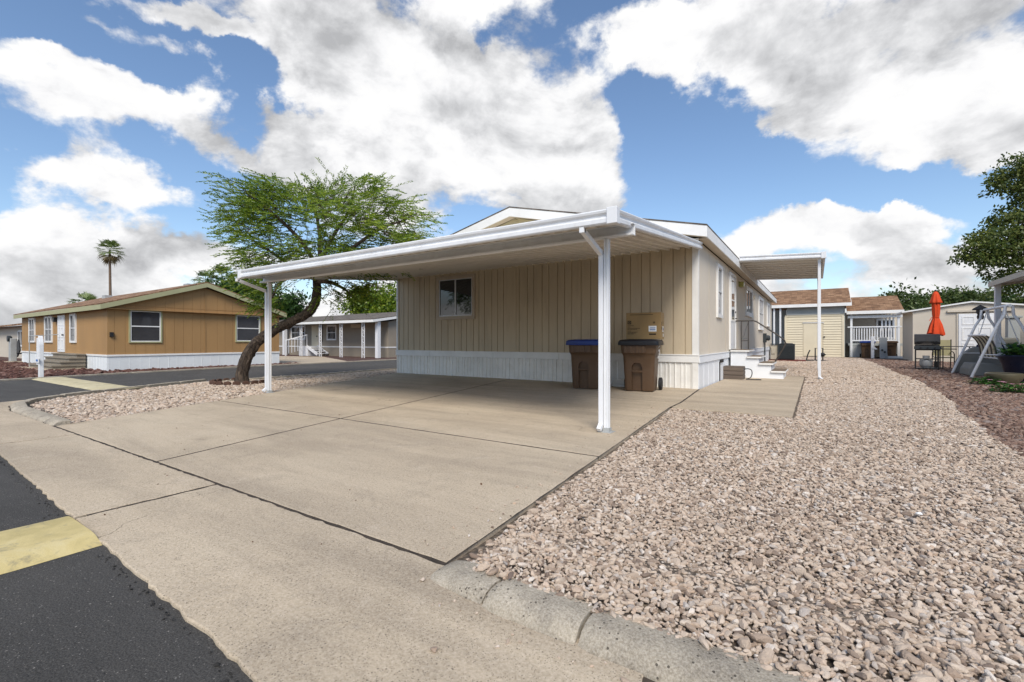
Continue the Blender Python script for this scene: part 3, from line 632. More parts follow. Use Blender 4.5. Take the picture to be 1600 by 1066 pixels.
# ------------------------------------------------------------------ the main home
W0, DEP, RIDX = -9.45, 20.0, -4.75
ZC, ZE, ZR = .74, 3.14, 4.42          # skirt cap, eave, ridge (underside of the rake)
def gab(x): return ZE+.02+(ZR-ZE)*(1-abs(x-RIDX)/(RIDX-W0+.22))
home = thing('mobile_home', 'beige double wide mobile home with white skirting behind the carport', 'mobile home', (-4.7, 10, -.03))
g = MB(); xs_ = [W0]; x = W0+.12
while x < -.06: xs_.append(x); x += .203 if random.random() < .62 else .26
xs_.append(0.0); F = FY(0, 0, 0)
grooved(g, F, xs_, lambda a: 3.30, ZC, .019, .022)
g.build('siding', 'beige_siding', home, True)
g = MB(); grooved(g, F, [W0, -7.1, RIDX, -2.4, 0], gab, 3.30, .02); g.bf(F, RIDX-.05, RIDX+.05, 3.31, gab(RIDX)-.06, .001, .02); g.build('gable_panel', 'gable_cream', home, True)
g = MB()                              # side and back walls
g.add([(0, 0, ZC), (0, DEP, ZC), (0, DEP, ZE+.1), (0, 0, ZE+.1)], [(0, 1, 2, 3)])
g.add([(W0, 0, ZC), (W0, DEP, ZC), (W0, DEP, ZE+.1), (W0, 0, ZE+.1)], [(3, 2, 1, 0)])
g.add([(W0, DEP, ZC), (0, DEP, ZC), (0, DEP, ZE), (RIDX, DEP, ZR), (W0, DEP, ZE)], [(4, 3, 2, 1, 0)])
g.build('wall', 'stucco_siding', home, True)
for yy in (1.22, 3.66, 6.1, 8.54, 10.98, 13.42, 15.86, 18.3): MB().box(0, .004, yy-.006, yy+.006, ZC, ZE).build('panel_seam', 'beige_siding', home, True)
g = MB(); g.bf(F, -4.93, -4.74, ZC+.02, 3.3, .001, .014); g.build('batten', 'beige_siding', home, True, bevel=.003)
g = MB(); g.bf(F, -.125, .012, ZC, 3.3, .001, .016); g.box(.001, .012, -.0011, .05, ZC, ZE+.1); g.build('corner_trim', 'white_trim', home, True)
MB().bf(F, W0-.012, W0+.06, ZC, 3.3, .001, .016).build('corner_trim', 'white_trim', home, True, bevel=.004)
g = MB(); cut = W0-.02
for nxt in (-7.95, -5.5, -3.4, -1.55, .035):
    g.bf(F, cut, nxt-.006, .575, ZC, .0, .035+random.uniform(-.004, .004)); cut = nxt
g.bf(F, W0-.02, .02, ZC-.012, ZC+.014, .036, .045)
g.build('skirt_cap', 'white_trim', home, True, bevel=.006)
g = MB(); cut = 0.
for nxt in (3.7, 7.4, 11.1, 14.8, DEP): g.box(.0, .035+random.uniform(-.003, .003), cut, nxt-.005, .565, ZC-.005); cut = nxt
g.box(.036, .046, -.03, DEP, ZC-.02, ZC+.006); g.build('skirt_cap', 'skirt_side', home, True, bevel=.006)
g = MB(); cut = W0
for nxt in (-7.9, -6.3, -4.7, -3.1, -1.5, 0): ribbed(g, FY(0, .0+random.uniform(0, .008), 0), cut, nxt, -.03, .575, .088, .032, .02, .55); cut = nxt
g.bf(F, -.12, .004, -.03, .573, .005, .022); g.build('skirting', 'skirt_white', home, True)
g = MB(); ribbed(g, FX(0, 0, 0), 0, DEP, -.03, .565, .6, .02, .006, .2); g.build('skirting', 'skirt_side', home, True)
g = MB(); g.box(W0-.01, W0+.01, 0, DEP, -.03, ZC); g.box(W0, 0, DEP, DEP+.02, -.03, ZC); g.build('skirting', 'skirt_white', home, True)
g = MB(); g.box(.003, .016, 2.62, 2.70, -.02, .50); g.box(.003, .03, 2.72, 3.15, .47, .55); g.build('access_gap', 'dark_gap', home, True)
OH = .24
g = MB(); th = .03; zr = ZR+.24; ze = ZE+.37
slab_roof(g, (OH, -.33, ze), (OH, DEP+.2, ze), (RIDX, DEP+.2, zr+.02), (RIDX, -.33, zr+.02), th)
slab_roof(g, (RIDX, -.33, zr+.02), (RIDX, DEP+.2, zr+.02), (W0-OH, DEP+.2, ze), (W0-OH, -.33, ze), th)
roof = g.build('roof', 'shingle_grey', home, True)
for vx, vy in ((-2.6, 5), (-6.4, 8), (-2.2, 13)): MB().tube([(vx, vy, gab(vx)), (vx, vy, gab(vx)+.5)], .05, 10).build('vent_pipe', 'galv', roof, True)
g = MB(); d = .235                    # rake boards and eave fascia
for x0, x1 in ((OH, RIDX), (RIDX, W0-OH)):
    z0, z1 = (ze-th, zr-th+.02) if x0 == OH else (zr-th+.02, ze-th)
    g.extr([(x0, -.322, z0-.004), (x1, -.322, z1-.004), (x1, -.322, z1-d), (x0, -.322, z0-d)], (0, .03, 0))
    g.extr([(x0, DEP+.16, z0-.004), (x1, DEP+.16, z1-.004), (x1, DEP+.16, z1-d), (x0, DEP+.16, z0-d)], (0, .03, 0))
g.box(OH-.03, OH-.002, -.29, DEP+.15, ze-th-d, ze-th-.008); g.box(W0-OH+.002, W0-OH+.03, -.29, DEP+.15, ze-th-d, ze-th-.008)
g.build('fascia', 'white_trim', home, True)
g = MB(); g.box(0, OH-.03, .0, DEP+.1, ze-th-d+.03, ze-th-d+.045); g.box(W0-OH+.03, W0, .0, DEP+.1, ze-th-d+.03, ze-th-d+.045)
for x0, x1 in ((OH-.03, RIDX), (RIDX, W0-OH+.03)):
    z0, z1 = (ze-th-d+.03, zr-th-d+.05) if x0 > -1 else (zr-th-d+.05, ze-th-d+.03)
    g.extr([(x0, -.29, z0), (x1, -.29, z1), (x1, -.29, z1+.012), (x0, -.29, z0+.012)], (0, .289, 0))
g.build('soffit', 'stucco_siding', home, True)
window(home, F, -7.66, -6.16, 1.70, 3.02, 'taupe_frame', .10, 'pane_dark', 'slider', .045)
FXS = FX(0, 0, 0)
window(home, FXS, 2.17, 2.95, 1.66, 3.06, 'white_trim', .09, 'pane_pale', 'hung', .05)
window(home, FXS, 8.0, 9.95, 2.02, 3.08, 'white_trim', .1, 'pane_pale', 'slider', .05, sill=True)
window(home, FXS, 12.6, 14.5, 1.60, 3.06, 'white_trim', .1, 'pane_pale', 'cross', .05, sill=True)
window(home, FXS, 16.8, 18.3, 1.86, 3.06, 'white_trim', .1, 'pane_pale', 'slider', .05, sill=True)
g = MB(); g.frame(FXS, 4.25, 5.42, ZC+.06, 3.10, .08, .001, .05, .03); dj = g.build('door_frame', 'white_trim', home, True, bevel=.004)
g = MB(); g.bf(FXS, 4.34, 5.33, .84, 3.01, .002, .03); g.bf(FXS, 4.44, 5.23, .95, 1.55, .03, .036); dr = g.build('door', 'white_post', home, True, bevel=.004)
g = MB(); g.bf(FXS, 4.50, 5.17, 1.68, 2.90, .03, .034); g.build('pane', 'pane_pale', dr, True)
g = MB(); g.frame(FXS, 4.46, 5.21, 1.64, 2.94, .05, .0305, .042); g.bf(FXS, 4.51, 5.16, 2.27, 2.31, .035, .041); g.build('screen_frame', 'white_trim', dr, True)
g = MB(); g.tube([(.03, 5.25, 1.75), (.085, 5.25, 1.75), (.085, 5.15, 1.75)], .016, 8); g.build('handle', 'black_metal', dr, True)
MB().tube([(.03, 5.25, 1.95), (.06, 5.25, 1.95)], .03, 10).build('lock', 'black_metal', dr, True)
g = MB(); g.box(.001, .03, 6.25, 6.5, 2.86, 3.04); g.box(.03, .16, 6.28, 6.47, 2.84, 3.02); g.build('porch_lamp', 'lamp_glass', home, True, bevel=.02)
g = MB(); g.box(.001, .06, 10.7, 10.85, 2.78, 2.95); g.build('wall_vent', 'ac_tan', home, True, bevel=.01)
g = MB(); g.lathe([(.0, -.0), (.13, 0), (.13, .12), (.09, .17), (0, .18)], (0, 0, 0), 16)
mb = MB(); mb.v = [(v[2]+.13, 14.9+v[0], 1.2+v[1]) for v in g.v]; mb.f = g.f; mb.sm = g.sm; mb.box(.004, .14, 14.74, 15.06, .98, 1.42); mb.tube([(.07, 14.9, .98), (.07, 14.9, .0)], .03, 8); mb.build('power_meter', 'ac_dark', home, True)
# ------------------------------------------------------------------ carport over the driveway
cp = thing('carport', 'white aluminium carport roof on two posts over the driveway', 'carport', (-3.5, -3, 0))
FL, FR, BL, BR = (-7.02, -6.12), (.40, -6.12), (-9.42, -.02), (.03, -.02)
ZF, ZB = 2.30, 3.09                   # pan underside at the gutter and at the house
def zc(y): return ZF+(ZB-ZF)*(y-FL[1])/(BL[1]-FL[1])
g = MB(); npan = 42                   # interlocking roof pans with ribs hanging underneath
for k in range(npan):
    q0, q1 = k/npan, (k+1)/npan; lo = lambda q, e=0: (FL[0]+(FR[0]-FL[0])*q, FL[1]); hi = lambda q: (BL[0]+(BR[0]-BL[0])*q, BL[1])
    e = .18; A, B, C, D = lo(q0), lo(q1), hi(q1), hi(q0); a2, d2 = lo(q0+e/npan), hi(q0+e/npan)
    P = lambda p, dz: (p[0], p[1], zc(p[1])+dz)
    g.add([P(A, 0), P(a2, 0), P(d2, 0), P(D, 0)], [(3, 2, 1, 0)]); g.add([P(a2, .045), P(B, .045), P(C, .045), P(d2, .045)], [(3, 2, 1, 0)])
    g.add([P(a2, 0), P(a2, .045), P(d2, .045), P(d2, 0)], [(0, 1, 2, 3)]); g.add([P(A, 0), P(A, .045), P(D, .045), P(D, 0)], [(0, 1, 2, 3)])
g.add([P(FL, .06), P(FR, .06), P(BR, .06), P(BL, .06)], [(0, 1, 2, 3)])
g.build('roof_panel', 'soffit_metal', cp, True)
def gutter_prof(g, p0, p1, z0, z1, out):
    prof = [(-.004, .02), (.05, .02), (.062, -.0), (.05, .035), (.04, .06), (.04, .085), (.055, .105), (.065, .135), (.04, .15), (-.004, .15)]
    prof = [(0, -.045), (.048, -.045), (.06, -.03), (.06, .012), (.036, .03), (.036, .052), (.06, .07), (.066, .095), (.05, .108), (0, .108)]
    o = Vector(out); n = len(prof); vs = []
    for p, z in ((p0, z0), (p1, z1)):
        for c, b in prof: vs.append((p[0]+o.x*c, p[1]+o.y*c, z+b))
    fs = [(i, (i+1) % n, n+(i+1) % n, n+i) for i in range(n)]+[tuple(range(n)), tuple(range(2*n-1, n-1, -1))]; g.add(vs, fs)
g = MB(); gutter_prof(g, FL, FR, ZF, ZF, (0, -1))
dl = (Vector(BL)-Vector(FL)).normalized(); dr_ = (Vector(BR)-Vector(FR)).normalized()
gutter_prof(g, FR, BR, ZF, ZB, (-dr_.y*-1, dr_.x*-1)); gutter_prof(g, FL, BL, ZF, ZB, (-dl.y, dl.x))
gut = g.build('gutter', 'white_metal', cp, True, bevel=.003)
g = MB(); g.box(FR[0]-.04, FR[0]+.07, FR[1]-.075, FR[1]+.02, ZF-.052, ZF+.118); g.build('corner_cap', 'white_post', gut, True, bevel=.006)
MB().box(FL[0]-.07, FL[0]+.03, FL[1]-.072, FL[1]+.02, ZF-.052, ZF+.114).build('corner_cap', 'white_post', gut, True, bevel=.006)
YB = -5.62
g = MB()                              # C-shaped beam with lips
zb0 = zc(YB)-.135; xb0, xb1 = -7.28, .46
g.box(xb0, xb1, YB+.02, YB+.03, zb0+.009, zc(YB)-.004); g.box(xb0, xb1, YB-.05, YB+.03, zb0, zb0+.008); g.box(xb0, xb1, YB-.05, YB+.019, zc(YB)-.012, zc(YB)-.005); g.box(xb0, xb1, YB-.052, YB-.044, zb0+.009, zb0+.02)
g.build('beam', 'white_metal', cp, True)
def carport_post(px, py, ds_from, ds_sign):
    g = MB(); zt = zb0-.003; w = .028      # extruded post with fluted faces
    prof = [(-w, -w), (-.010, -w), (-.010, -w+.012), (.010, -w+.012), (.010, -w), (w, -w), (w, -.012), (w-.012, -.012), (w-.012, .012), (w, .012), (w, w), (.012, w), (.012, w-.012), (-.012, w-.012), (-.012, w), (-w, w), (-w, .012), (-w+.012, .012), (-w+.012, -.012), (-w, -.012)]
    g.extr([(px+a, py+b, .0) for a, b in prof], (0, 0, zt)); po = g.build('post', 'white_post', cp, True)
    g = MB(); g.box(px-.075, px+.075, py-.075, py+.075, .0, .006); g.box(px-.04, px+.04, py-.04, py+.04, .006, .05); g.build('foot_plate', 'galv', po, True)
    g = MB(); w = .026; dx = px+ds_sign*.060; dy = py-.03; a = Vector((dx+ds_from*.0, FL[1]-.02, ZF-.07)); b = Vector((dx, dy, ZF-.24))
    g.box(a.x-w, a.x+w, a.y-.03, a.y+.03, a.z-.03, a.z+.03); g.bar(a, b, 2*w, .055); g.box(b.x-w, b.x+w, b.y-.022, b.y+.022, .07, b.z+.03); g.bar((b.x, b.y, .09), (b.x, b.y-.07, .03), 2*w-.004, .05)
    g.build('downspout', 'white_post', cp, True, bevel=.004)
carport_post(.13, -5.60, 0, -1); carport_post(-7.13, -5.55, 0, -1)
# ------------------------------------------------------------------ awning over the side door
aw = thing('awning', 'small white patio awning with ribbed underside over the side door', 'awning', (1.2, 6, 0))
x0, x1, y0, y1 = .245, 2.31, 4.62, 9.6; za, zb = 3.50, 3.40
za_ = lambda x: za+(zb-za)*(x-x0)/(x1-x0)
g = MB(); n = 10; RD = .085
for k in range(n):
    a, b = y0+(y1-y0)*k/n, y0+(y1-y0)*(k+1)/n; c = a+(b-a)*.3
    g.add([(x0, a, za_(x0)-RD), (x1, a, za_(x1)-RD), (x1, c, za_(x1)-RD), (x0, c, za_(x0)-RD)], [(3, 2, 1, 0)]); g.add([(x0, c, za_(x0)), (x1, c, za_(x1)), (x1, b, za_(x1)), (x0, b, za_(x0))], [(3, 2, 1, 0)])
    for q in (a, c): g.add([(x0, q, za_(x0)-RD), (x1, q, za_(x1)-RD), (x1, q, za_(x1)), (x0, q, za_(x0))], [(0, 1, 2, 3)])
g.add([(x0, y0, za_(x0)+.03), (x1, y0, za_(x1)+.03), (x1, y1, za_(x1)+.03), (x0, y1, za_(x0)+.03)], [(0, 1, 2, 3)])
g.build('roof_panel', 'soffit_metal', aw, True)
g = MB(); gutter_prof(g, (x0, y0), (x1, y0), za-.02, zb-.02, (0, -1)); gutter_prof(g, (x1, y0-.06), (x1, y1+.06), zb-.02, zb-.02, (1, 0)); gutter_prof(g, (x0, y1), (x1, y1), za-.02, zb-.02, (0, 1)); g.build('gutter', 'white_metal', aw, True, bevel=.003)
g = MB(); g.box(x1-.04, x1+.08, y0-.075, y0+.03, zb-.08, zb+.1); g.build('corner_cap', 'white_post', aw, True, bevel=.005)
g = MB(); g.box(x1-.12, x1-.04, y0+.05, y1-.05, zb-.15, zb-.045); g.build('beam', 'white_metal', aw, True)
for yy in (y0+.12, y1-.12):
    g = MB(); g.box(x1-.115, x1-.045, yy-.035, yy+.035, -.03, zb-.152); po = g.build('post', 'white_post', aw, True, bevel=.005)
    g = MB(); g.bar((x1-.08, yy-.04, .05), (x1-.02, yy-.12, .0), .06, .045); g.build('drain_elbow', 'white_post', po, True, bevel=.004)
# ------------------------------------------------------------------ steps, box, air conditioner by the side door
st = thing('entry_steps', 'white painted side steps with brown treads and a dark iron handrail', 'steps', (.7, 4.7, 0))
g = MB(); ly0, ly1 = 4.10, 5.45
lev = [(.07, .50, .755), (.50, .80, .575), (.80, 1.10, .395), (1.10, 1.40, .185)]
for a, b, z in lev: g.box(a, b, ly0, ly1, 0, z)
g.build('stringer', 'skirt_side', st, True)
for k, (a, b, z) in enumerate(lev):
    g = MB(); g.box(a-.005 if k else a, b+.045, ly0-.04, ly1+.02, z+.001, z+.035); tr = g.build('tread', 'tread_brown', st, True, bevel=.006)
    g = MB(); g.box(a if not k else a-.003, b+.049, ly0-.052, ly0-.041, z-.012, z+.030); g.box(b+.046, b+.056, ly0-.04, ly1+.02, z-.012, z+.03); g.build('nosing', 'white_trim', tr, True)
g = MB(); yr = ly1-.12; rp = [(.045, yr, 1.68), (.52, yr, 1.68), (.62, yr, 1.65), (1.2, yr, 1.22), (1.36, yr, 1.08), (1.40, yr, .98), (1.34, yr, .84), (1.12, yr, .42)]
g.tube(rp, .021, 8)
for px in (.2, .40): g.tube([(px, yr, .78), (px, yr, 1.67)], .017, 8)
g.tube([(.2, yr, 1.06), (.40, yr, 1.06)], .012, 8); g.tube([(.21, yr, 1.1), (.29, yr, 1.25), (.32, yr, 1.4), (.39, yr, 1.62)], .004, 6); g.tube([(.25, yr, 1.1), (.33, yr, 1.14), (.38, yr, 1.12)], .005, 6)
g.build('handrail', 'dark_iron', st, True)
bx = thing('wooden_box', 'low brown plank box on the slab beside the white steps', 'box', (.25, 3.45, 0))
g = MB()
for k in range(3): g.box(-.01+.002*k, .50, 3.25, 3.72, .004+k*.112, .108+k*.112)
g.build('plank_side', 'wood_box', bx, True, bevel=.008)
g = MB(); g.box(.0, .49, 3.26, 3.71, .335, .352); g.build('top', 'wood_box', bx, True, bevel=.006)
g = MB(); cp_ = [(.50, 3.42, .28), (.60, 3.41, .29), (.68, 3.40, .26), (.70, 3.39, .16), (.66, 3.37, .05), (.56, 3.34, .012), (.72, 3.30, .012), (.84, 3.28, .012), (.92, 3.33, .012), (.8, 3.36, .012)]
def smooth(pts, n=5):
    P_ = [Vector(p) for p in pts]; out = []
    for i in range(len(P_)-1):
        a, b, c, d = P_[max(0, i-1)], P_[i], P_[i+1], P_[min(len(P_)-1, i+2)]
        for k in range(n):
            t = k/n; out.append(.5*((2*b)+(c-a)*t+(2*a-5*b+4*c-d)*t*t+(3*b-a-3*c+d)*t**3))
    return out+[P_[-1]]
g.tube(smooth(cp_), .012, 8); tag(g.build('hose', 'black_rubber'), 'short dark hose looping from the plank box to the slab', 'hose')
ac = thing('air_conditioner', 'grey air conditioner unit standing in front of the cream shed', 'air conditioner', (.75, 18.4, -.03))
g = MB(); g.box(.44, 1.20, 18.06, 18.86, .05, .86); g.build('coil_housing', 'ac_dark', ac, True, bevel=.03)
g = MB()
for k in range(15): z = .12+k*.047; g.box(.45, 1.19, 18.03, 18.059, z, z+.022)
for px in (.45, 1.19): g.box(px-.02, px+.02, 18.02, 18.06, .06, .85)
g.build('louvre', 'ac_dark', ac, True)
g = MB(); g.box(.08, .43, 18.1, 18.8, .05, .84); g.box(.12, .3, 18.06, 18.099, .35, .7); g.build('service_panel', 'ac_tan', ac, True, bevel=.015)
g = MB(); g.box(.06, 1.22, 18.03, 18.88, .861, .90); g.lathe([(.3, 0), (.3, .03), (.05, .04)], (.82, 18.46, .9), 20); g.build('top_grille', 'ac_dark', ac, True, bevel=.015)
g = MB()
for i in range(9):
    for j in range(7):
        x, y = .0+i*.19, 17.72+j*.2
        if 1.72 > x: g.box(x, x+.18, y, y+.19, -.03, .03+random.uniform(-.006, .006))
tag(g.build('paver_pad', 'red_paver', bevel=.008), 'dark red brick pad under the grey air conditioner', 'pad')
pp = thing('water_valve', 'black pipe water valve rising from a dark pad by the shed', 'valve', (2.05, 18.4, -.03))
cx, cy = 2.0, 19.2
g = MB(); g.tube(smooth([(cx-.28, cy, .0), (cx-.22, cy, .3), (cx-.12, cy, .56)]), .03, 8); g.tube([(cx+.12, cy, 0), (cx+.12, cy, .66), (cx+.46, cy, .66), (cx+.46, cy, 0)], .032, 8); g.build('pipe', 'black_metal', pp, True)
g = MB(); g.lathe([(.0, -.1), (.07, -.1), (.1, -.03), (.1, .03), (.07, .1), (0, .1)], (cx+.46, cy, .32), 14); g.tube([(cx+.34, cy, .32), (cx+.6, cy, .32)], .03, 8); g.build('valve_body', 'black_metal', pp, True)
g = MB(); g.lathe([(.0, 0), (.62, .0), (.58, .05), (.3, .075), (0, .08)], (cx+.1, cy, -.04), 26, mod=lambda q, z: 1+.1*math.sin(5*q)+.05*math.sin(11*q)); g.build('mulch_pad', 'pad_dark', pp, True)
# ------------------------------------------------------------------ wheeled bins and the carton by the front wall
def make_bin(label, lidmat, loc, rz, lines=True):
    b = thing('wheeled_bin', label, 'bin', loc, rz, 'brown wheeled bins by the front wall'); b.scale = (1.14, 1.05, 1.0)
    # body: rounded tapering tub, front towards -y
    def ring(w, d, z, r=.07, n=5, dy=0):
        out = []
        for cx, cy, a0 in ((w/2-r, d/2-r, 0), (-w/2+r, d/2-r, 90), (-w/2+r, -d/2+r, 180), (w/2-r, -d/2+r, 270)):
            for k in range(n): q = R(a0+90*k/(n-1)); out.append((cx+r*math.cos(q), cy+dy+r*math.sin(q), z))
        return out
    rings = [ring(.50, .52, .015), ring(.52, .54, .05), ring(.545, .575, .42), ring(.57, .61, .74), ring(.59, .635, .77), ring(.62, .68, .80), ring(.64, .72, .96), ring(.68, .78, .965), ring(.68, .78, 1.01)]
    g = MB(); n = len(rings[0]); vs = [p for r in rings for p in r]
    fs = [(i*n+k, i*n+(k+1) % n, (i+1)*n+(k+1) % n, (i+1)*n+k) for i in range(len(rings)-1) for k in range(n)]+[tuple(range(n-1, -1, -1)), tuple((len(rings)-1)*n+k for k in range(n))]
    g.add(vs, fs, True); body = g.build('body', 'bin_brown', b, autos=25)
    # cut the front recess with the grab bar, arched at the top
    bm = bmesh.new(); prof = [(-.105, -.02), (.105, -.02), (.105, .50), (.085, .56), (.045, .60), (-.045, .60), (-.085, .56), (-.105, .50)]
    f0 = [bm.verts.new((x-.03, -.40, z)) for x, z in prof]; f1 = [bm.verts.new((x*.85-.03, -.205-.03*(z/.6), z)) for x, z in prof]
    bm.faces.new(f0); bm.faces.new(f1[::-1])
    for i in range(8): bm.faces.new((f0[i], f1[i], f1[(i+1) % 8], f0[(i+1) % 8]))
    bmesh.ops.recalc_face_normals(bm, faces=bm.faces)
    # boolean needs a helper only while the mesh is made: apply at once, then delete it
    cme = bpy.data.meshes.new('cut'); bm.to_mesh(cme); bm.free(); cob = bpy.data.objects.new('cut', cme); COL.objects.link(cob)
    md = body.modifiers.new('cut', 'BOOLEAN'); md.object = cob; md.solver = 'EXACT'; dg = bpy.context.evaluated_depsgraph_get()
    par = body.parent; body.parent = None; bpy.context.view_layer.update(); dg = bpy.context.evaluated_depsgraph_get(); ev = body.evaluated_get(dg); me2 = bpy.data.meshes.new_from_object(ev)
    body.modifiers.clear(); body.data = me2; body.parent = par; bpy.data.objects.remove(cob); me2.materials.clear(); me2.materials.append(MATS['bin_brown'])
    g = MB(); g.bar((-.125, -.29, .425), (.065, -.29, .425), .035, .03); g.build('grab_bar', 'bin_brown', b, bevel=.008)
    g = MB()                                           # ribbed handle band under the rim
    for k in range(4): x = -.24+k*.105; g.box(x, x+.045, -.392, -.335, .80, .945)
    g.box(-.255, .135, -.372, -.33, .80, .955); g.build('rib_band', 'bin_brown', b, bevel=.006)
    lr = [ring(.70, .80, .968, .07), ring(.725, .825, .962, .08), ring(.73, .83, .97, .08), ring(.715, .815, 1.045, .08), ring(.66, .74, 1.075, .09), ring(.40, .45, 1.09, .09)]
    g = MB(); vs = [p for r in lr for p in r]; fs = [(i*n+k, i*n+(k+1) % n, (i+1)*n+(k+1) % n, (i+1)*n+k) for i in range(len(lr)-1) for k in range(n)]+[tuple(range(n-1, -1, -1)), tuple((len(lr)-1)*n+k for k in range(n))]
    g.add(vs, fs, True); g.build('lid', lidmat, b, autos=30)
    g = MB(); g.tube([(-.22, .44, .99), (-.22, .47, .99), (.22, .47, .99), (.22, .44, .99)], .018, 8); g.tube([(-.22, .38, .99), (-.22, .45, .99)], .018, 8); g.tube([(.22, .38, .99), (.22, .45, .99)], .018, 8); g.build('handle', 'bin_brown', b)
    for sx in (-1, 1):
        g = MB(); prof = [(.04, -.03), (.12, -.03), (.135, -.02), (.135, .02), (.12, .03), (.04, .03)]; n2 = 22; vs = []
        for r_, a in prof:
            for k in range(n2): q = 2*math.pi*k/n2; vs.append((sx*.315+a, .27+r_*math.cos(q), .135+r_*math.sin(q)))
        fs = [(i*n2+k, i*n2+(k+1) % n2, (i+1)*n2+(k+1) % n2, (i+1)*n2+k) for i in range(5) for k in range(n2)]; g.add(vs, fs, True); wh = g.build('wheel', 'black_rubber', b)
        h = MB()
        for k in range(6): q = math.pi*k/3; h.bar((sx*.318, .27, .135), (sx*.318, .27+.1*math.cos(q), .135+.1*math.sin(q)), .03, .022, up=(1, 0, 0))
        h.tube([(sx*.29, .27, .135), (sx*.345, .27, .135)], .035, 12); h.build('hub', 'black_rubber', wh)
    # white stamp on the right-hand side: recycling arrows over two short rows of marks
    for k in range(3):
        g = MB()
        q0 = R(90+120*k)
        for j in range(4):
            a, c = q0+R(18*j), q0+R(18*(j+1)); P = lambda q, r: (.325+.0007, -.03+r*math.cos(q), .815+r*math.sin(q)*1.1)
            vs = [P(a, .035), P(a, .062), P(c, .062), P(c, .035)]; g.add(vs+[(x+.004, y, z) for x, y, z in vs], [(0, 1, 2, 3), (7, 6, 5, 4), (0, 4, 5, 1), (1, 5, 6, 2), (2, 6, 7, 3), (3, 7, 4, 0)])
        g.build('stamp_arrow', 'label_white', b)
    for bb in ((.312, .322, -.10, .05, .725, .74), (.309, .318, -.10, .04, .695, .71), (.322, .331, -.1, -.04, .915, .93), (.322, .331, .0, .06, .935, .95)): MB().box(*bb).build('stamp_line', 'label_white', b)
    return b
b1 = make_bin('brown wheeled bin with a blue lid, half hidden behind the white post', 'blue_lid', (-2.10, -1.12, 0), R(10))
b2 = make_bin('brown wheeled bin with a dark lid and the cardboard box on top', 'black_lid', (-.95, -.98, 0), R(8))
cb = thing('cardboard_box', 'large brown cardboard box with a white label sitting on the dark bin lid', 'box', (-.95, -.70, 1.09), R(8))
g = MB(); g.box(-.36, .36, -.235, .235, .002, .56); g.box(-.36, .36, -.235, -.001, .5605, .565); g.box(-.36, .36, .001, .235, .5605, .565); g.build('carton', 'carton', cb, bevel=.006)
g = MB(); fz = -.2362; g.box(.20-.09, .27, fz-.003, fz, .16, .28); lb = g.build('label', 'label_white', cb)
g = MB()
for k in range(7): g.box(.135+k*.017, .146+k*.017, fz-.0045, fz-.0031, .185, .225)
g.box(.14, .25, fz-.0045, fz-.0031, .24, .25); g.build('barcode', 'label_blue', lb)
g = MB(); g.frame(((-.33, fz, .32), (1, 0, 0), (0, 0, 1), (0, -1, 0)), 0, .075, 0, .075, .016, 0, .002); g.box(-.305, -.28, fz-.002, fz, .345, .37); g.build('emblem', 'ink', cb)
g = MB(); rr = random.Random(4)
for k, (z, L) in enumerate([(.285, .12), (.255, .06), (.225, .26), (.205, .20), (.17, .07), (.145, .20), (.125, .16), (.105, .10)]):
    x = -.33; g = MB()
    while x < -.33+L: w = rr.uniform(.012, .03); g.box(x, x+w, fz-.002, fz, z, z+.009); x += w+.006
    g.build('print_line', 'ink', cb)
for bb in ((.12, .26, .09, .12), (-.28, .2, .515, .525), (.2, .214, .33, .37), (.225, .239, .33, .37)): MB().box(bb[0], bb[1], fz-.002, fz, bb[2], bb[3]).build('print_mark', 'ink', cb)
g = MB(); sx = .3605; g.box(sx, sx+.003, .02, .12, .15, .28); g.box(sx, sx+.003, .06, .14, .05, .12); sl_ = g.build('side_label', 'label_white', cb)
g = MB(); g.box(sx+.0035, sx+.005, .04, .1, .19, .24); g.build('barcode', 'label_blue', sl_)
for bb in ((-.15, -.1, .30, .37), (-.15, -.09, .2, .26), (.07, .1, .33, .38)): MB().box(sx, sx+.002, *bb).build('print_mark', 'ink', cb)
bs = thing('board_stack', 'small stack of white trim boards lying between the two brown bins', 'boards', (-1.45, -.42, 0))
for k, (a, w) in enumerate(((0, .7), (.06, .62), (-.05, .66))):
    g = MB(); q = MB(); q.box(-w/2, w/2, -.09+a*.3, .09+a*.3, .004+k*.055, .054+k*.055); q.build('board', 'skirt_white', bs, bevel=.005)
# ------------------------------------------------------------------ the brown house across the street
bh = thing('brown_house', 'mustard brown single storey home with white skirting across the street', 'house', (-25, -1.8, -.03))
XG, YS0, YS1, XL = -18.6, -4.98, 1.22, -30.6
RB = (YS0+YS1)/2; bze, bzr = 2.16, 3.22
gb = lambda y: bze+(bzr-bze)*(1-abs(y-RB)/(RB-YS0+.2))
FB = FX(XG, 0, 0)
g = MB(); ys_ = [YS0]; y = YS0+.2
while y < YS1-.1: ys_.append(y); y += .305
ys_.append(YS1); ys_[len(ys_)//2] = RB
grooved(g, FB, ys_, gb, .56, .010, .008); g.build('siding', 'brown_siding', bh, True)
g = MB(); g.bf(FB, YS0, YS1, 2.33, 2.345, .001, .012); g.bf(FB, RB-.015, RB+.015, .6, gb(RB)-.03, .013, .02); g.build('seam_trim', 'brown_siding', bh, True)
g = MB(); g.add([(XL, YS0, .56), (XG, YS0, .56), (XG, YS0, bze+.03), (XL, YS0, bze+.03), (XL, YS1, .56), (XG, YS1, .56), (XG, YS1, bze+.03), (XL, YS1, bze+.03), (XL, RB, bzr)], [(0, 1, 2, 3), (5, 4, 7, 6), (4, 0, 3, 8, 7)]); g.build('wall', 'brown_siding', bh, True)
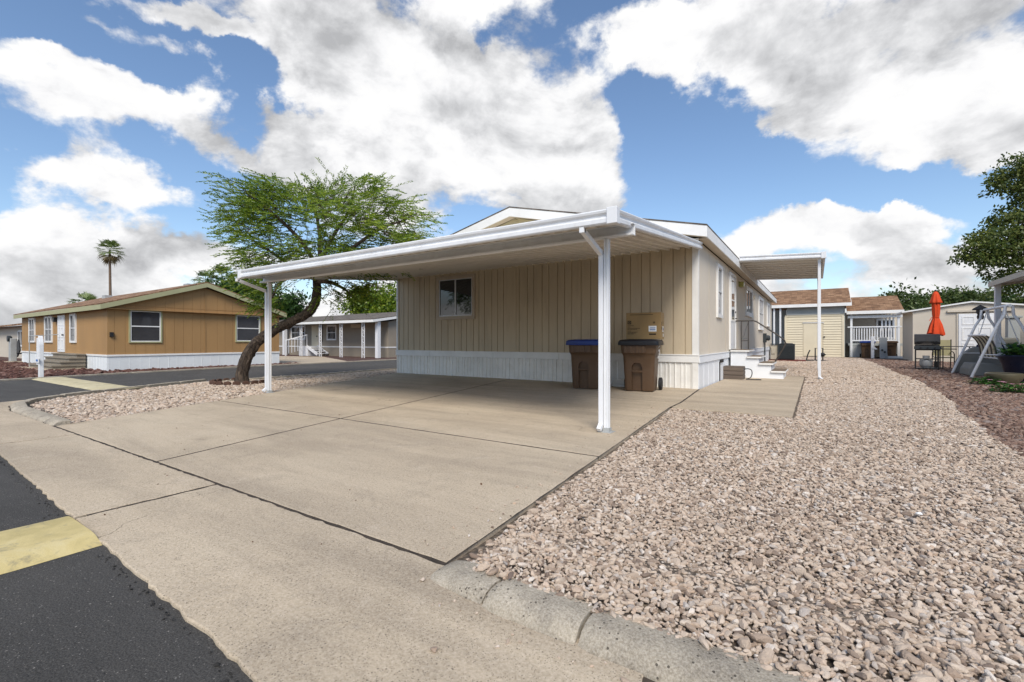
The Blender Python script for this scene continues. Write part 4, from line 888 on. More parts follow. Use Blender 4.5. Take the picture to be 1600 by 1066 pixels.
g = MB(); ribbed(g, FB, YS0, YS1, -.05, .50, .28, .02, .006, .1); ribbed(g, FY(0, YS0, 0), XL, XG, -.05, .50, .28, .02, .006, .1); g.box(XL, XG, YS1, YS1+.01, -.05, .5); g.build('skirting', 'blue_white', bh, True)
g = MB(); g.bf(FB, YS0-.03, YS1+.02, .50, .565, .0, .03); g.box(XL, XG-.001, YS0-.03, YS0, .50, .565); g.build('skirt_cap', 'white_trim', bh, True, bevel=.004)
g = MB(); xr = XG+.22
slab_roof(g, (XL-.3, YS0-.24, bze+.2), (xr, YS0-.24, bze+.2), (xr, RB, bzr+.22), (XL-.3, RB, bzr+.22), .04); slab_roof(g, (xr, YS1+.24, bze+.2), (XL-.3, YS1+.24, bze+.2), (XL-.3, RB, bzr+.22), (xr, RB, bzr+.22), .04)
rf = g.build('roof', 'shingle_brown', bh, True)
for vx, vy in ((-23, RB+.5), (-27, RB-.8), (-20.4, RB+.15)): MB().box(vx-.2, vx+.2, vy-.15, vy+.15, gb(vy)+.15, gb(vy)+.33).build('vent', 'galv', rf, True)
g = MB()
for ya_, yb_ in ((YS0-.24, RB), (RB, YS1+.24)):
    z0, z1 = (bze+.158, bzr+.178) if ya_ < RB-.1 else (bzr+.178, bze+.158)
    g.extr([(xr, ya_, z0), (xr, yb_, z1), (xr, yb_, z1-.17), (xr, ya_, z0-.17)], (-.03, 0, 0))
g.box(XL-.3, xr-.031, YS0-.24, YS0-.215, bze-.01, bze+.155); g.box(XL-.3, xr-.031, YS1+.215, YS1+.24, bze-.01, bze+.155); g.build('fascia', 'olive_trim', bh, True)
g = MB(); g.box(XL-.2, xr-.04, YS0-.21, YS0, bze+.03, bze+.04); g.box(XG, xr-.03, YS0, YS1, bze+.02, bze+.02+.01); g.build('soffit', 'brown_siding', bh, True)
window(bh, FB, -4.38, -3.36, .98, 2.2, 'olive_trim', .05, 'pane_curtain', 'hung', .04, inner='white_trim')
window(bh, FB, -.72, .36, 1.0, 2.2, 'olive_trim', .05, 'pane_curtain', 'hung', .04, inner='white_trim')
FBS = FY(0, YS0, 0)
for a, b in ((-29.1, -28.05), (-26.4, -25.25), (-22.75, -22.0)): window(bh, FBS, a, b, .98, 2.14, 'white_trim', .06, 'pane_dark', 'cross' if a < -25 else 'hung', .05)
g = MB(); g.bf(FBS, -24.45, -23.5, .60, 2.12, .001, .03); dr = g.build('door', 'white_post', bh, True)
g = MB()
for (a, b) in ((-24.35, -24.02), (-23.93, -23.6)):
    for (c, d_) in ((.7, 1.1), (1.2, 1.6), (1.7, 2.05)): g.frame(FBS, a, b, c, d_, .03, .03, .04)
g.build('door_panel', 'white_trim', dr, True); MB().tube([(-23.6, YS0-.03, 1.3), (-23.6, YS0-.09, 1.3)], .03, 8).build('handle', 'black_metal', dr, True)
MB().box(-24.75, -24.6, YS0-.12, YS0-.001, 1.85, 2.05).build('porch_lamp', 'black_metal', bh, True)
MB().box(XG+.001, XG+.07, YS0+.06, YS0+.16, 1.2, 1.36).build('outlet_box', 'black_metal', bh, True)
es = thing('entry_steps', 'wide concrete coloured steps up to the white door of the brown house', 'steps', (-22.4, -5.4, 0))
for k in range(4): MB().box(-23.86, -20.74, -5.93+k*.22, -5.03, .03+k*.135, .03+(k+1)*.135-.045).box(-23.9, -20.7, -5.97+k*.22, -5.03, .032+(k+1)*.135-.043, .03+(k+1)*.135).build('step', 'step_grey', es, True)
g = MB(); g.tube([(-24.1, -5.9, .03), (-24.1, -5.9, 1.25), (-24.1, -5.05, 1.32)], .02, 6); g.tube([(-24.1, -5.9, 1.25), (-22.6, -5.9, 1.25)], .018, 6); g.tube([(-22.6, -5.9, .03), (-22.6, -5.9, 1.25)], .018, 6); g.build('handrail', 'galv', es, True)
# white mail post on the kerb of the brown house
mp = thing('mail_post', 'white wooden mail post with a carved top at the street edge', 'post', (-16.35, -7.15, 0))
x, y = at(64, 560, 13.3)[:2]; mp.location = (x, y, 0)
g = MB(); g.extr([(-.055, -.05, -.03), (.055, -.05, -.03), (.055, -.05, .95), (.04, -.05, 1.02), (-.02, -.05, 1.17), (-.055, -.05, 1.2)], (0, .1, 0)); g.build('post', 'white_post', mp, bevel=.008)
MB().box(-.19, -.075, -.06, .06, .36, 1.14).build('mailbox', 'white_metal', mp, bevel=.012); g = MB(); g.box(-.2, .12, -.075, -.062, .42, .56); pl_ = g.build('number_plate', 'white_post', mp, bevel=.004)
g = MB()
for k in range(4): g.box(-.13+k*.05, -.095+k*.05, -.078, -.0755, .46, .52)
g.build('digit', 'label_blue', pl_)
# power pedestal and the grill with a chair by the far beige house
x, y = at(20, 562, 23)[:2]
pd = thing('power_pedestal', 'pale grey power pedestal on a small slab left of the brown house', 'pedestal', (x, y, 0))
MB().box(-.3, .9, -.3, .3, -.02, .04).build('base_slab', 'concrete', pd); MB().box(-.17, .17, -.12, .12, .04, 1.18).build('cabinet', 'galv', pd, bevel=.02)
g = MB(); g.lathe([(0, -.07), (.15, -.07), (.15, .03), (.1, .09), (0, .1)], (0, 0, 0), 16); q = MB(); q.v = [(v[0], v[2]-.12, v[1]+1.17) for v in g.v]; q.f = g.f; q.sm = g.sm; q.build('meter', 'ac_dark', pd)
x, y = at(30, 560, 24)[:2]
lc = thing('lounge_chair', 'dark folded garden chair beside the pale grey pedestal', 'chair', (x, y, 0))
g = MB(); g.box(-.05, .75, -.35, .35, .38, .44); g.build('seat', 'black_metal', lc, bevel=.02); g = MB(); g.bar((-.05, 0, .40), (-.4, 0, .95), .7, .05, up=(0, 1, 0)); g.build('backrest', 'black_metal', lc)
for sx in (-.05, .7):
    for sy in (-.33, .33): MB().tube([(sx, sy, .4), (sx+.08, sy, .0)], .02, 6).build('leg', 'black_metal', lc)
# beige house beyond it
x, y = at(-30, 560, 30)[:2]
fh = thing('beige_house', 'pale beige single storey home at the left edge behind the brown house', 'house', (-37.5, -2, 0))
MB().box(-46.0, -31.6, -3.6, 3, -.02, 2.0).build('wall', 'tan_shed', fh, True)
g = MB(); slab_roof(g, (-46.4, -4.1, 2.0), (-31.3, -4.1, 2.1), (-31.3, -.4, 2.75), (-46.4, -.4, 2.65), .1); slab_roof(g, (-31.3, 3.4, 2.1), (-46.4, 3.4, 2.0), (-46.4, -.4, 2.65), (-31.3, -.4, 2.75), .1); g.build('roof', 'shingle_brown', fh, True)
window(fh, FY(0, -3.6, 0), -39.4, -38.0, .7, 1.7, 'white_trim', .07, 'pane_dark', 'slider', .05)
MB().box(-36.6, -34.9, -3.75, -3.601, .3, 1.15).build('cabinet', 'soil', fh, True)
# ------------------------------------------------------------------ the grey home behind the tree
gh = thing('grey_home', 'taupe grey home with white lattice porch posts and shingle roof behind the leaning tree', 'house', (-28, 12, 0))
gx0, gx1, gy, gyb = -37.5, -20.9, 9.8, 19.0
gze, gzr, grid = 2.28, 3.25, 14.2
MB().box(gx0, gx1, gy, gyb, -.05, 2.3).build('wall', 'grey_siding', gh, True)
for gx in (gx0, gx1-.1): MB().extr([(gx, gy, 2.301), (gx, gyb, 2.301), (gx, grid, gzr-.05)], (.1, 0, 0)).build('gable', 'grey_siding', gh, True)
g = MB(); xr = gx1+.35; rl = -30.4
slab_roof(g, (rl, 8.3, gze+.15), (xr, 8.3, gze+.15), (xr, grid, gzr+.05), (rl, grid, gzr+.05), .05); slab_roof(g, (xr, gyb+.6, gze+.1), (rl, gyb+.6, gze+.1), (rl, grid, gzr+.05), (xr, grid, gzr+.05), .05)
slab_roof(g, (gx0-.4, 9.2, gze+.12), (rl-.02, 9.2, gze+.12), (rl-.02, grid, gzr), (gx0-.4, grid, gzr), .05); g.build('roof', 'shingle_grey', gh, True)
g = MB(); g.box(rl, xr-.03, 8.28, 8.31, gze-.06, gze+.095)
g.extr([(xr, 8.28, gze+.098), (xr, grid, gzr-.002), (xr, grid, gzr-.16), (xr, 8.28, gze-.06)], (-.03, 0, 0)); g.extr([(xr, grid, gzr-.002), (xr, gyb+.6, gze+.05), (xr, gyb+.6, gze-.1), (xr, grid, gzr-.16)], (-.03, 0, 0)); g.build('fascia', 'white_trim', gh, True)
g = MB(); g.box(gx0, gx1+.03, gy-.02, gy-.001, .60, .68); g.box(gx1+.001, gx1+.02, gy-.02, gyb, .60, .68); g.build('belt_trim', 'white_trim', gh, True)
FG = FY(0, gy, 0)
window(gh, FG, -31.9, -30.0, 1.15, 2.22, 'white_trim', .09, 'pane_dark', 'cross', .05); window(gh, FG, -27.35, -26.25, 1.1, 2.2, 'white_trim', .08, 'pane_curtain', 'hung', .05)
window(gh, FX(gx1, 0, 0), 10.6, 11.9, 1.05, 2.22, 'white_trim', .12, 'pane_dark', 'hung', .05)
g = MB(); g.bf(FG, -29.2, -28.4, .68, 2.2, .001, .03); dr = g.build('door', 'cream_shed', gh, True); MB().tube([(-28.5, gy-.03, 1.4), (-28.5, gy-.1, 1.4)], .04, 8).build('handle', 'black_metal', dr, True)
sg = tag(MB().bf(FG, -28.17, -27.87, 1.0, 2.2, .004, .03).build('porch_sign', 'ink'), 'narrow dark upright sign beside the door of the grey home', 'sign')
g = MB()
for k in range(7): z = 2.04-k*.15; g.frame(((-28.08, gy-.0305, z), (1, 0, 0), (0, 0, 1), (0, -1, 0)), 0, .10, 0, .09, .022, 0, .004)
q = g.build('lettering', 'taupe_frame', sg)
def lattice_post(u, y0_, name='porch_post', solid=False):
    # x where the column at this bearing meets the porch line
    t = (u-U0)/FPX; dx = t*CA-SA; dy = t*SA+CA; Y = (y0_-CY)/dy; x = CX+Y*dx
    g = MB()
    if solid: g.box(x-.12, x+.12, y0_-.12, y0_+.12, -.03, gze-.0)
    else:
        for s in (-.11, .11): g.box(x+s-.025, x+s+.025, y0_-.025, y0_+.025, -.03, gze+.0)
        k = 0; z = .12
        while z < gze-.2:
            a, b = (-.085, .085) if k % 2 else (.085, -.085); g.bar((x+a, y0_, z), (x+b, y0_, z+.17), .018, .02, up=(0, 1, 0)); z += .19; k += 1
    g.build(name, 'white_post', gh, True)
for u in (470.5, 500.5, 533, 567.5): lattice_post(u, 8.55)
lattice_post(590.5, 8.9, solid=True); lattice_post(445, 9.4, solid=True)
MB().box(-24.3, -23.3, gy-.3, gy-.05, 1.95, 2.2).build('porch_lamp', 'wood_light', gh, True)
gs = thing('entry_steps', 'white open steps with baluster rail on the porch of the grey home', 'steps', (-29.2, 9, 0))
for k in range(4): MB().box(-28.9-.3*k+1.5, -28.6-.3*k+1.5, 8.95, 9.75, .14+k*.15, .18+k*.15).build('tread', 'white_post', gs, True)
g = MB(); g.bar((-27.2, 8.93, .1), (-28.5, 8.93, .66), .05, .2); g.bar((-27.2, 9.77, .1), (-28.5, 9.77, .66), .05, .2); g.build('stringer', 'white_post', gs, True)
MB().box(-29.5, -28.4, 8.95, 9.75, -.03, .69).build('landing', 'white_post', gs, True)
g = MB(); g.bar((-28.45, 8.95, 1.5), (-29.6, 8.0, 1.1), .06); g.bar((-29.6, 8.0, 1.1), (-29.6, 8.0, -.03), .07)
for k in range(7): q = k/7; x, y = -28.5-1.1*q, 8.95-.95*q; g.bar((x, y, 1.47-.38*q), (x, y, .5-.4*q), .03)
g.build('handrail', 'white_post', gs, True)
# ------------------------------------------------------------------ trees
def rv(r): return Vector((r.gauss(0, 1), r.gauss(0, 1), r.gauss(0, 1)))
def limbs(g, trunk, trad, targets, r, n=7, twig=.012, wob=.12, pw=.5, droop=0.):
    """grow limbs from the trunk to every target: each joins the nearest piece of wood already there"""
    nodes = [(Vector(p), q) for p, q in zip(trunk, trad)]
    start = len(trunk)*2//3; top = Vector(trunk[-1])
    tg = sorted(targets, key=lambda c: (Vector(c)-top).length); out = []
    cand = [[Vector(trunk[i]), trad[i]] for i in range(start, len(trunk))]
    for c in tg:
        c = Vector(c); best = min(cand, key=lambda q: (q[0]-c).length+.55*max(0, (q[0]-top).length*0+ (c-top).length*0)+.02/q[1])
        p0, r0 = best; L = (c-p0).length; m = max(2, int(L/.35)); pts = [p0]; r1 = max(twig, min(r0*.62, .012+.028*L)); rr = [r1]
        for k in range(1, m+1):
            q = k/m; p = p0.lerp(c, q)+Vector((0, 0, (q-q*q)*L*(.25-droop)))+rv(r)*wob*L*.12*(q-q*q)*4; pts.append(p); rr.append(max(twig*.6, r1*(1-.75*q))); cand.append([p, rr[-1]])
        g.tube(pts, rr, 5 if r1 < .04 else 7, cap=False); out.append(pts)
    return out
def leaf_quads(V, Fc, p, d, L, w, r, fold=.0):
    """one small lens-shaped leaf along d"""
    s = d.cross(rv(r)); s = s.normalized() if s.length > 1e-4 else Vector((1, 0, 0)); o = len(V); m = p+d*L*.45
    V += [p, m+s*w, p+d*L, m-s*w]; Fc.append((o, o+1, o+2, o+3))
def leaves(name, mat, V, Fc, parent):
    me = bpy.data.meshes.new(name); me.from_pydata([tuple(v) for v in V], [], Fc); me.materials.append(MATS[mat]); o = bpy.data.objects.new(name, me); COL.objects.link(o); o.parent = parent
    off = Vector(parent.location); me.transform(Matrix.Translation(-off)); return o
def clump_targets(blobs, r, per):
    out = []
    for (c, rad, wt) in blobs:
        for _ in range(int(per*wt)):
            while True:
                p = Vector((r.uniform(-1, 1), r.uniform(-1, 1), r.uniform(-1, 1)))
                if .25 < p.length < 1: break
            out.append(Vector(c)+Vector((p.x*rad[0], p.y*rad[1], p.z*rad[2])))
    return out
def broad_tree(name, label, base, trunk, trad, blobs, mat, seed, per=26, leaf=(.09, .028), nleaf=60, spread=.34, group=None, bark='bark', hang=0.):
    r = random.Random(seed); t = thing(name, label, 'tree', base, 0, group)
    tg = clump_targets(blobs, r, per); g = MB(); g.tube(trunk, trad, 10, cap=False); limbs(g, trunk, trad, tg, r); g.build('trunk', bark, t, True)
    V, Fc = [], []
    for c in tg:
        s = spread*r.uniform(.6, 1.35)
        for _ in range(int(nleaf*r.uniform(.6, 1.3))):
            cl = lambda q: max(-1.5, min(1.5, r.gauss(0, q))); p = c+Vector((cl(1)*s, cl(1)*s, cl(.62)*s))*.85; d = (rv(r)*.8+Vector((0, 0, -hang))+(p-c)).normalized(); leaf_quads(V, Fc, p, d, leaf[0]*r.uniform(.7, 1.4), leaf[1]*r.uniform(.7, 1.3), r)
    leaves('crown', mat, V, Fc, t); return t
# the leaning mesquite on the corner strip
r = random.Random(11); MY = 11.63
def mp_(u, v, dY=0): return Vector(at(u, v, MY+dY))
t = thing('leaning_tree', 'feathery green tree with a bent leaning trunk ringed by scalloped edging', 'tree', (*lot((377-800)/FPX*MY, MY), -.02))
tp = [(377, 603, 0), (379, 580, 0), (386, 558, 0), (397, 540, 0), (412, 526, .05), (432, 514, .1), (455, 503, .15), (474, 494, .2), (487, 483, .22), (494, 468, .25), (495, 450, .25), (497, 430, .3), (500, 408, .35)]
tw = [10.5, 8.7, 8.2, 7.8, 7.6, 7.4, 7.2, 7.2, 7.2, 6.8, 6.3, 5.6, 4.6]
trunk = [mp_(*p) for p in tp]; trad = [w*MY/FPX for w in tw]
sp = smooth(trunk, 4); srad = list(np.interp(np.linspace(0, 1, len(sp)), np.linspace(0, 1, len(trad)), trad)); srad = [q*random.uniform(.95, 1.06) for q in srad]
g = MB(); g.tube(sp, srad, 22, cap=False); g.v = [tuple(Vector(p)+rv(r)*.011) for p in g.v]
main = [[(497, 425, .3), (480, 390, .1), (450, 355, -.3), (415, 325, -.6), (385, 300, -.8)], [(500, 410, .3), (520, 370, .6), (545, 330, .9), (555, 290, 1.0)], [(498, 420, .3), (540, 395, -.2), (590, 360, -.4), (630, 345, -.3)], [(499, 412, .3), (500, 370, 1.2), (490, 320, 1.8), (475, 290, 2.0)], [(494, 436, .3), (455, 415, .9), (410, 385, 1.3), (370, 360, 1.6)], [(497, 430, .3), (545, 420, 1.0), (590, 395, 1.5), (640, 375, 1.6)], [(495, 440, .2), (515, 441, .0), (535, 450, -.1), (550, 462, -.1)], [(495, 437, .3), (470, 430, -.5), (440, 440, -.7), (425, 465, -.6)]]
cand = []
for br in main:
    pts = smooth([mp_(*p) for p in br], 4); rr = [max(.016, .065*(1-.75*k/len(pts))) for k in range(len(pts))]; g.tube(pts, rr, 8, cap=False); cand += [[p, q] for p, q in zip(pts, rr)][3:]
#  umbrella-like crown: sprays lie in tiers, thick on the shoulder and thin at the rim
env = [(510, 345, 95, 60, 1.7, 1.5), (430, 330, 75, 45, 1.4, 1.0), (600, 355, 65, 40, 1.4, 1.0), (408, 322, 34, 20, 1.0, .4), (394, 362, 28, 16, 1.0, .32), (545, 306, 60, 22, 1.2, .7), (480, 303, 55, 14, 1.2, .35), (626, 374, 30, 16, .8, .4), (410, 390, 50, 24, 1.2, .5), (450, 420, 55, 22, 1.2, .6), (560, 405, 60, 25, 1.3, .7), (535, 458, 26, 14, .6, .4), (430, 314, 40, 16, 1, .3), (500, 395, 80, 30, 1.4, .8), (440, 465, 30, 22, .5, .22), (610, 330, 36, 20, .9, .35), (395, 345, 40, 22, 1.1, .35), (600, 402, 46, 13, 1.0, .4), (402, 438, 36, 24, .8, .35)]
sprays = []
for (u, v, ru, rv_, rd, wt) in env:
    for _ in range(max(2, int(16*wt))):                      # a plume: a flat tier of sprays round one branch tip
        while True:
            a, b, c = r.uniform(-1, 1), r.uniform(-1, 1), r.uniform(-1, 1)
            if a*a+b*b+c*c < 1: break
        pc_ = mp_(u+a*ru, v+b*rv_, c*rd)
        for _ in range(r.randint(4, 8)): sprays.append(pc_+Vector((r.gauss(0, .21), r.gauss(0, .21), r.gauss(0, .07))))
heart = mp_(500, 410, .4)
sprays.sort(key=lambda p: (p-heart).length)
V, Fc = [], []
for p in sprays:
    bst = min(cand, key=lambda q: (q[0]-p).length); L = (bst[0]-p).length
    pts = [bst[0].lerp(p, k/3)+Vector((0, 0, .12*L*math.sin(math.pi*k/3)))+rv(r)*.02 for k in range(4)]; g.tube(pts, [max(.006, min(.02, bst[1]*.5)), .009, .007, .004], 4, cap=False)
    if len(cand) < 1600: cand += [[q, .01] for q in pts[2:]]
    out = (p-heart); out.z *= .35; out = (out.normalized() if out.length > .1 else rv(r).normalized())
    for _ in range(3):                                   # feathery twigs: pairs of narrow leaflets along a drooping midrib
        e_ = rv(r)*.5; e_.z *= .45; d = (out*.95+e_+Vector((0, 0, -.14))).normalized(); q = p+rv(r)*.09; Ls = r.uniform(.32, .60); nl = 12
        for k in range(nl):
            s = k/nl; c = q+d*(Ls*s)+Vector((0, 0, -.12*Ls*s*s)); sd = d.cross(Vector((0, 0, 1))).normalized()
            for sg_ in (-1, 1): leaf_quads(V, Fc, c, (sd*sg_*.8+d*.75+rv(r)*.15).normalized(), r.uniform(.06, .095), .0115, r)
g.build('trunk', 'bark', t, True); leaves('crown', 'leaf_mesquite', V, Fc, t)
rg = thing('tree_edging', 'brown scalloped edging blocks half ringing the leaning trunk', 'edging', (t.location.x, t.location.y, -.02))
for k in range(15):
    q = R(150+k*17.5); x = .62*math.cos(q); y = .62*math.sin(q); g = MB(); pr = [(-.08, 0), (.08, 0), (.08, .085)]+[(.08*math.cos(R(a)), .085+.045*math.sin(R(a))) for a in range(20, 180, 20)]+[(-.08, .085)]
    c, s_ = math.cos(q+math.pi/2), math.sin(q+math.pi/2); g.extr([(x+a*c, y+a*s_, b-.02) for a, b in pr], (.055*math.cos(q), .055*math.sin(q), 0)); g.build('block', 'brick_ring', rg, bevel=.008)
# palms: fans of blades on petioles around the trunk head
def palm(name, label, base, h, crown, seed, r0=.2, r1=.13, nf=24, dry=7, lean=(0, 0)):
    r = random.Random(seed); t = thing(name, label, 'palm', base, 0, 'palms behind the far houses'); b = Vector(base)
    pts = [b+Vector((lean[0]*(k/10)**1.6, lean[1]*(k/10)**1.6, h*k/10)) for k in range(11)]; g = MB(); g.tube(pts, [r0+(r1-r0)*k/10 for k in range(11)], 10); g.build('trunk', 'bark_palm', t, True); top = pts[-1]
    for nm, mat, cnt, lo, hi in (('crown', 'leaf_palm', nf, -.5, 1.3), ('dry_fronds', 'leaf_palm_dry', dry, -1.3, -.6)):
        V, Fc = [], []
        for k in range(cnt):
            az = r.uniform(0, 6.283); el = lo+(hi-lo)*(k+.5)/cnt; d = Vector((math.cos(az)*math.cos(el), math.sin(az)*math.cos(el), math.sin(el))); side = d.cross(Vector((0, 0, 1))); side = side.normalized() if side.length > .05 else Vector((1, 0, 0)); up = side.cross(d)
            Lp = crown*r.uniform(.42, .55); p1 = top+d*Lp; o = len(V); V += [top+side*.02, top-side*.02, p1-side*.02, p1+side*.02]; Fc.append((o, o+1, o+2, o+3))
            nb = 13; cup = r.uniform(-.2, .3)
            for j in range(nb):
                q = -1.25+2.5*j/(nb-1); dd = (d*math.cos(q)+side*math.sin(q)+up*cup*abs(math.sin(q))).normalized(); Lb = crown*.55*(1-.25*abs(q)/1.25)*r.uniform(.85, 1.1); w = crown*.026; sd = dd.cross(up).normalized()
                m = p1+dd*Lb*.6; e = p1+dd*Lb+Vector((0, 0, -Lb*r.uniform(.12, .4))); o = len(V); V += [p1, m+sd*w, e, m-sd*w]; Fc.append((o, o+1, o+2, o+3))
        leaves(nm, mat, V, Fc, t)
    return t
def ground_at(u, Y): return (*lot((u-U0)/FPX*Y, Y), -.09)
palm('palm_tree', 'tall slender palm rising alone above the brown house roof', ground_at(173, 60), 12.9, 1.85, 3, .19, .12, lean=(-.4, 0), nf=30, dry=12)
palm('palm_tree', 'short palm head peeping over the left end of the brown roof', ground_at(133, 45), 4.6, 1.7, 5, dry=4)
palm('palm_tree', 'left palm of the close pair behind the brown roof ridge', ground_at(322, 50), 7.6, 1.7, 7)
palm('palm_tree', 'taller right palm of the close pair behind the brown roof ridge', ground_at(348, 52), 8.1, 2.1, 9)
palm('palm_tree', 'distant palm above the grey home roof, seen under the carport', ground_at(560, 62), 6.6, 2.3, 13, dry=10)
# bushy trees behind the houses
def back_tree(u, Y, vtop, halfw, label, seed, mat='leaf_dense', name='bushy_tree', grp='bushy trees behind the houses', per=30):
    b = ground_at(u, Y); zt = CH-(vtop-V0)*Y/FPX; w = halfw*Y/FPX; B = Vector(b); r = random.Random(seed)
    tr = [B+Vector((0, 0, zt*q)) for q in (0, .15, .3, .42)]
    bl = [((B.x+r.uniform(-.5, .5)*w, B.y+r.uniform(-.5, .5)*w, zt*r.uniform(.45, .78)), (w*r.uniform(.45, .7), w*r.uniform(.45, .7), zt*r.uniform(.17, .25)), .8) for _ in range(7)]
    bl += [((B.x, B.y, zt*.6), (w, w*.9, zt*.3), 1.2)]
    return broad_tree(name, label, b, tr, [.2, .17, .14, .1], bl, mat, seed, per=per, leaf=(.30*Y/45, .10*Y/45), nleaf=42, spread=.55*Y/45, group=grp)
back_tree(388, 40, 432, 46, 'dense dark tree behind the right slope of the brown roof', 21)
back_tree(432, 47, 455, 40, 'lower dense tree between the brown house and the leaning trunk', 22)
back_tree(604, 50, 440, 54, 'green tree behind the right end of the grey home roof', 23, 'leaf_mesquite')
back_tree(1406, 48, 449, 46, 'round tree behind the brown shingle porch roof', 24, 'leaf_back', grp='trees behind the sheds')
back_tree(1500, 52, 447, 44, 'round tree behind the tan shed and orange umbrella', 25, 'leaf_back', grp='trees behind the sheds')
back_tree(1545, 62, 452, 30, 'small far tree behind the tan shed beside the swing post', 26, 'leaf_dense', grp='trees behind the sheds')
# large tree reaching in from the right
B = Vector((*lot((1668-800)/FPX*28, 28), -.09)); P_ = lambda u, v, dY=0: at(u, v, 28+dY)
tr = [B, B+Vector((-.05, 0, 1.2)), Vector(P_(1655, 470)), Vector(P_(1640, 430)), Vector(P_(1625, 390))]
k = 28/FPX
bl = [(P_(1560, 385), (48*k, 1.4, 30*k), 1.0), (P_(1600, 355), (50*k, 1.6, 42*k), 1.3), (P_(1535, 400), (34*k, 1., 18*k), .45), (P_(1600, 285), (44*k, 1.4, 20*k), .6), (P_(1585, 262), (32*k, 1., 18*k), .3), (P_(1660, 330), (70*k, 2, 90*k), 2.4), (P_(1700, 400), (80*k, 2, 80*k), 2.0), (P_(1590, 430), (40*k, 1.2, 22*k), .6), (P_(1600, 470), (46*k, 1.2, 26*k), .5), (P_(1582, 500), (24*k, 1., 18*k), .25), (P_(1650, 260), (50*k, 1.6, 45*k), .9)]
broad_tree('shade_tree', 'big leafy shade tree reaching in over the neighbour patio at the right edge', tuple(B), tr, [.22, .2, .17, .14, .11], bl, 'leaf_ash', 31, per=60, leaf=(.20, .06), nleaf=48, spread=.30, hang=.5)
# ------------------------------------------------------------------ the shed, the porch and the yard on the right
sh = thing('garden_shed', 'cream lap siding shed under a brown shingle roof at the end of the side yard', 'shed', (2, 27, -.03))
x0, x1, y0, y1 = .38, 3.66, 26.0, 28.6
g = MB(); z = 0.; 
while z < 2.62:
    h = .165; zz = min(2.66, z+h)
    for a, b in ((x0, 1.42), (2.55, x1)) if z < 2.25 else ((x0, x1),): g.extr([(a, y0-.03, z+.012), (a, y0+.05, z), (a, y0+.05, zz), (a, y0-.002, zz)], (b-a, 0, 0))
    z += h
g.box(1.42, 2.55, y0+.02, y0+.05, 0, 2.3)
g.box(x0, x1, y0+.051, y1, 0, 2.82); g.build('wall', 'cream_shed', sh, True)
g = MB(); g.box(x0-.02, x0+.1, y0-.05, y0-.032, 0, 2.68); g.box(x1-.1, x1+.02, y0-.05, y0-.032, 0, 2.68); g.box(x0, x1, y0-.035, y0-.017, 2.681, 2.74); g.build('trim', 'cream_shed', sh, True)
g = MB(); g.box(1.44, 2.52, y0-.03, y0+.019, .05, 2.22); dr = g.build('door', 'cream_shed', sh, True, bevel=.006); MB().box(2.56, 2.66, y0-.09, y0-.017, 1.30, 1.36).build('latch', 'black_metal', dr, True); MB().box(1.40, 2.60, y0-.06, y0-.017, 2.24, 2.29).build('lintel', 'white_trim', sh, True)
MB().box(x0+.1, x1, y0+.0, y0+.05, 2.83, 3.35).build('upper_wall', 'grey_wall', sh, True)
g = MB(); slab_roof(g, (-1.2, 25.6, 3.52), (4.02, 25.6, 3.52), (4.02, 28.6, 4.72), (-1.2, 28.6, 4.72), .06); slab_roof(g, (4.02, 31.6, 3.52), (-1.2, 31.6, 3.52), (-1.2, 28.6, 4.72), (4.02, 28.6, 4.72), .06); g.build('roof', 'shingle_brown', sh, True)
g = MB(); g.box(-1.2, 4.03, 25.57, 25.6, 3.30, 3.5); g.extr([(4.022, 25.6, 3.458), (4.022, 28.6, 4.658), (4.022, 28.6, 4.5), (4.022, 25.6, 3.3)], (.03, 0, 0)); g.build('fascia', 'white_trim', sh, True)
MB().box(x1+.02, 3.72, y0+.1, 31.4, 0, 3.3).build('side_wall', 'grey_wall', sh, True)
for px in (-.25, .12): MB().box(px-.05, px+.05, 25.75, 25.85, -.03, 3.3).build('post', 'white_post', sh, True)
MB().box(-1.2, .36, 28.4, 28.5, -.03, 3.3).build('back_wall', 'grey_wall', sh, True)
# porch with railing
po = thing('porch', 'white railed porch under a low brown shingle roof between the two sheds', 'porch', (5.3, 28, -.03))
y0 = 27.0
g = MB(); slab_roof(g, (3.85, 26.7, 3.02), (6.72, 26.7, 3.02), (6.72, 29.6, 4.12), (3.85, 29.6, 4.12), .06); g.build('roof', 'shingle_brown', po, True)
g = MB(); g.box(3.83, 6.74, 26.66, 26.695, 2.80, 3.0); g.box(3.9, 6.7, 26.9, 27.0, 2.55, 2.7); g.build('fascia', 'white_trim', po, True)
MB().box(3.95, 6.7, 27.0, 29.5, .75, .9).build('deck', 'grey_wall', po, True)
for px in (4.1, 6.5): MB().box(px-.06, px+.06, 26.95, 27.07, 0, 2.8).build('post', 'white_post', po, True, bevel=.005)
g = MB(); g.box(3.9, 6.66, 26.93, 27.09, 1.93, 2.0); g.box(4.16, 6.44, 26.98, 27.04, 1.04, 1.12); g.build('rail', 'white_post', po, True)
for k in range(17): x = 4.24+k*.136; MB().box(x-.025, x+.025, 26.985, 27.035, 1.121, 1.929).build('baluster', 'white_post', po, True)
for k in range(4): x = 5.72+k*.19; MB().box(x-.05, x+.05, 27.35, 27.39, .9, 2.8).build('privacy_slat', 'white_post', po, True)
g = MB(); g.box(4.0, 4.75, 27.02, 27.06, 0, .74); g.box(6.0, 6.6, 27.02, 27.06, 0, .74); g.build('deck_skirt', 'galv', po, True)
g = MB(); g.box(3.6, 7.2, 29.5, 29.6, -.03, 3.05); bw = g.build('back_wall', 'tan_shed', po, True); window(po, FY(0, 29.5, 0), 5.6, 6.6, 1.2, 2.55, 'white_trim', .08, 'pane_dark', 'slider', .05)
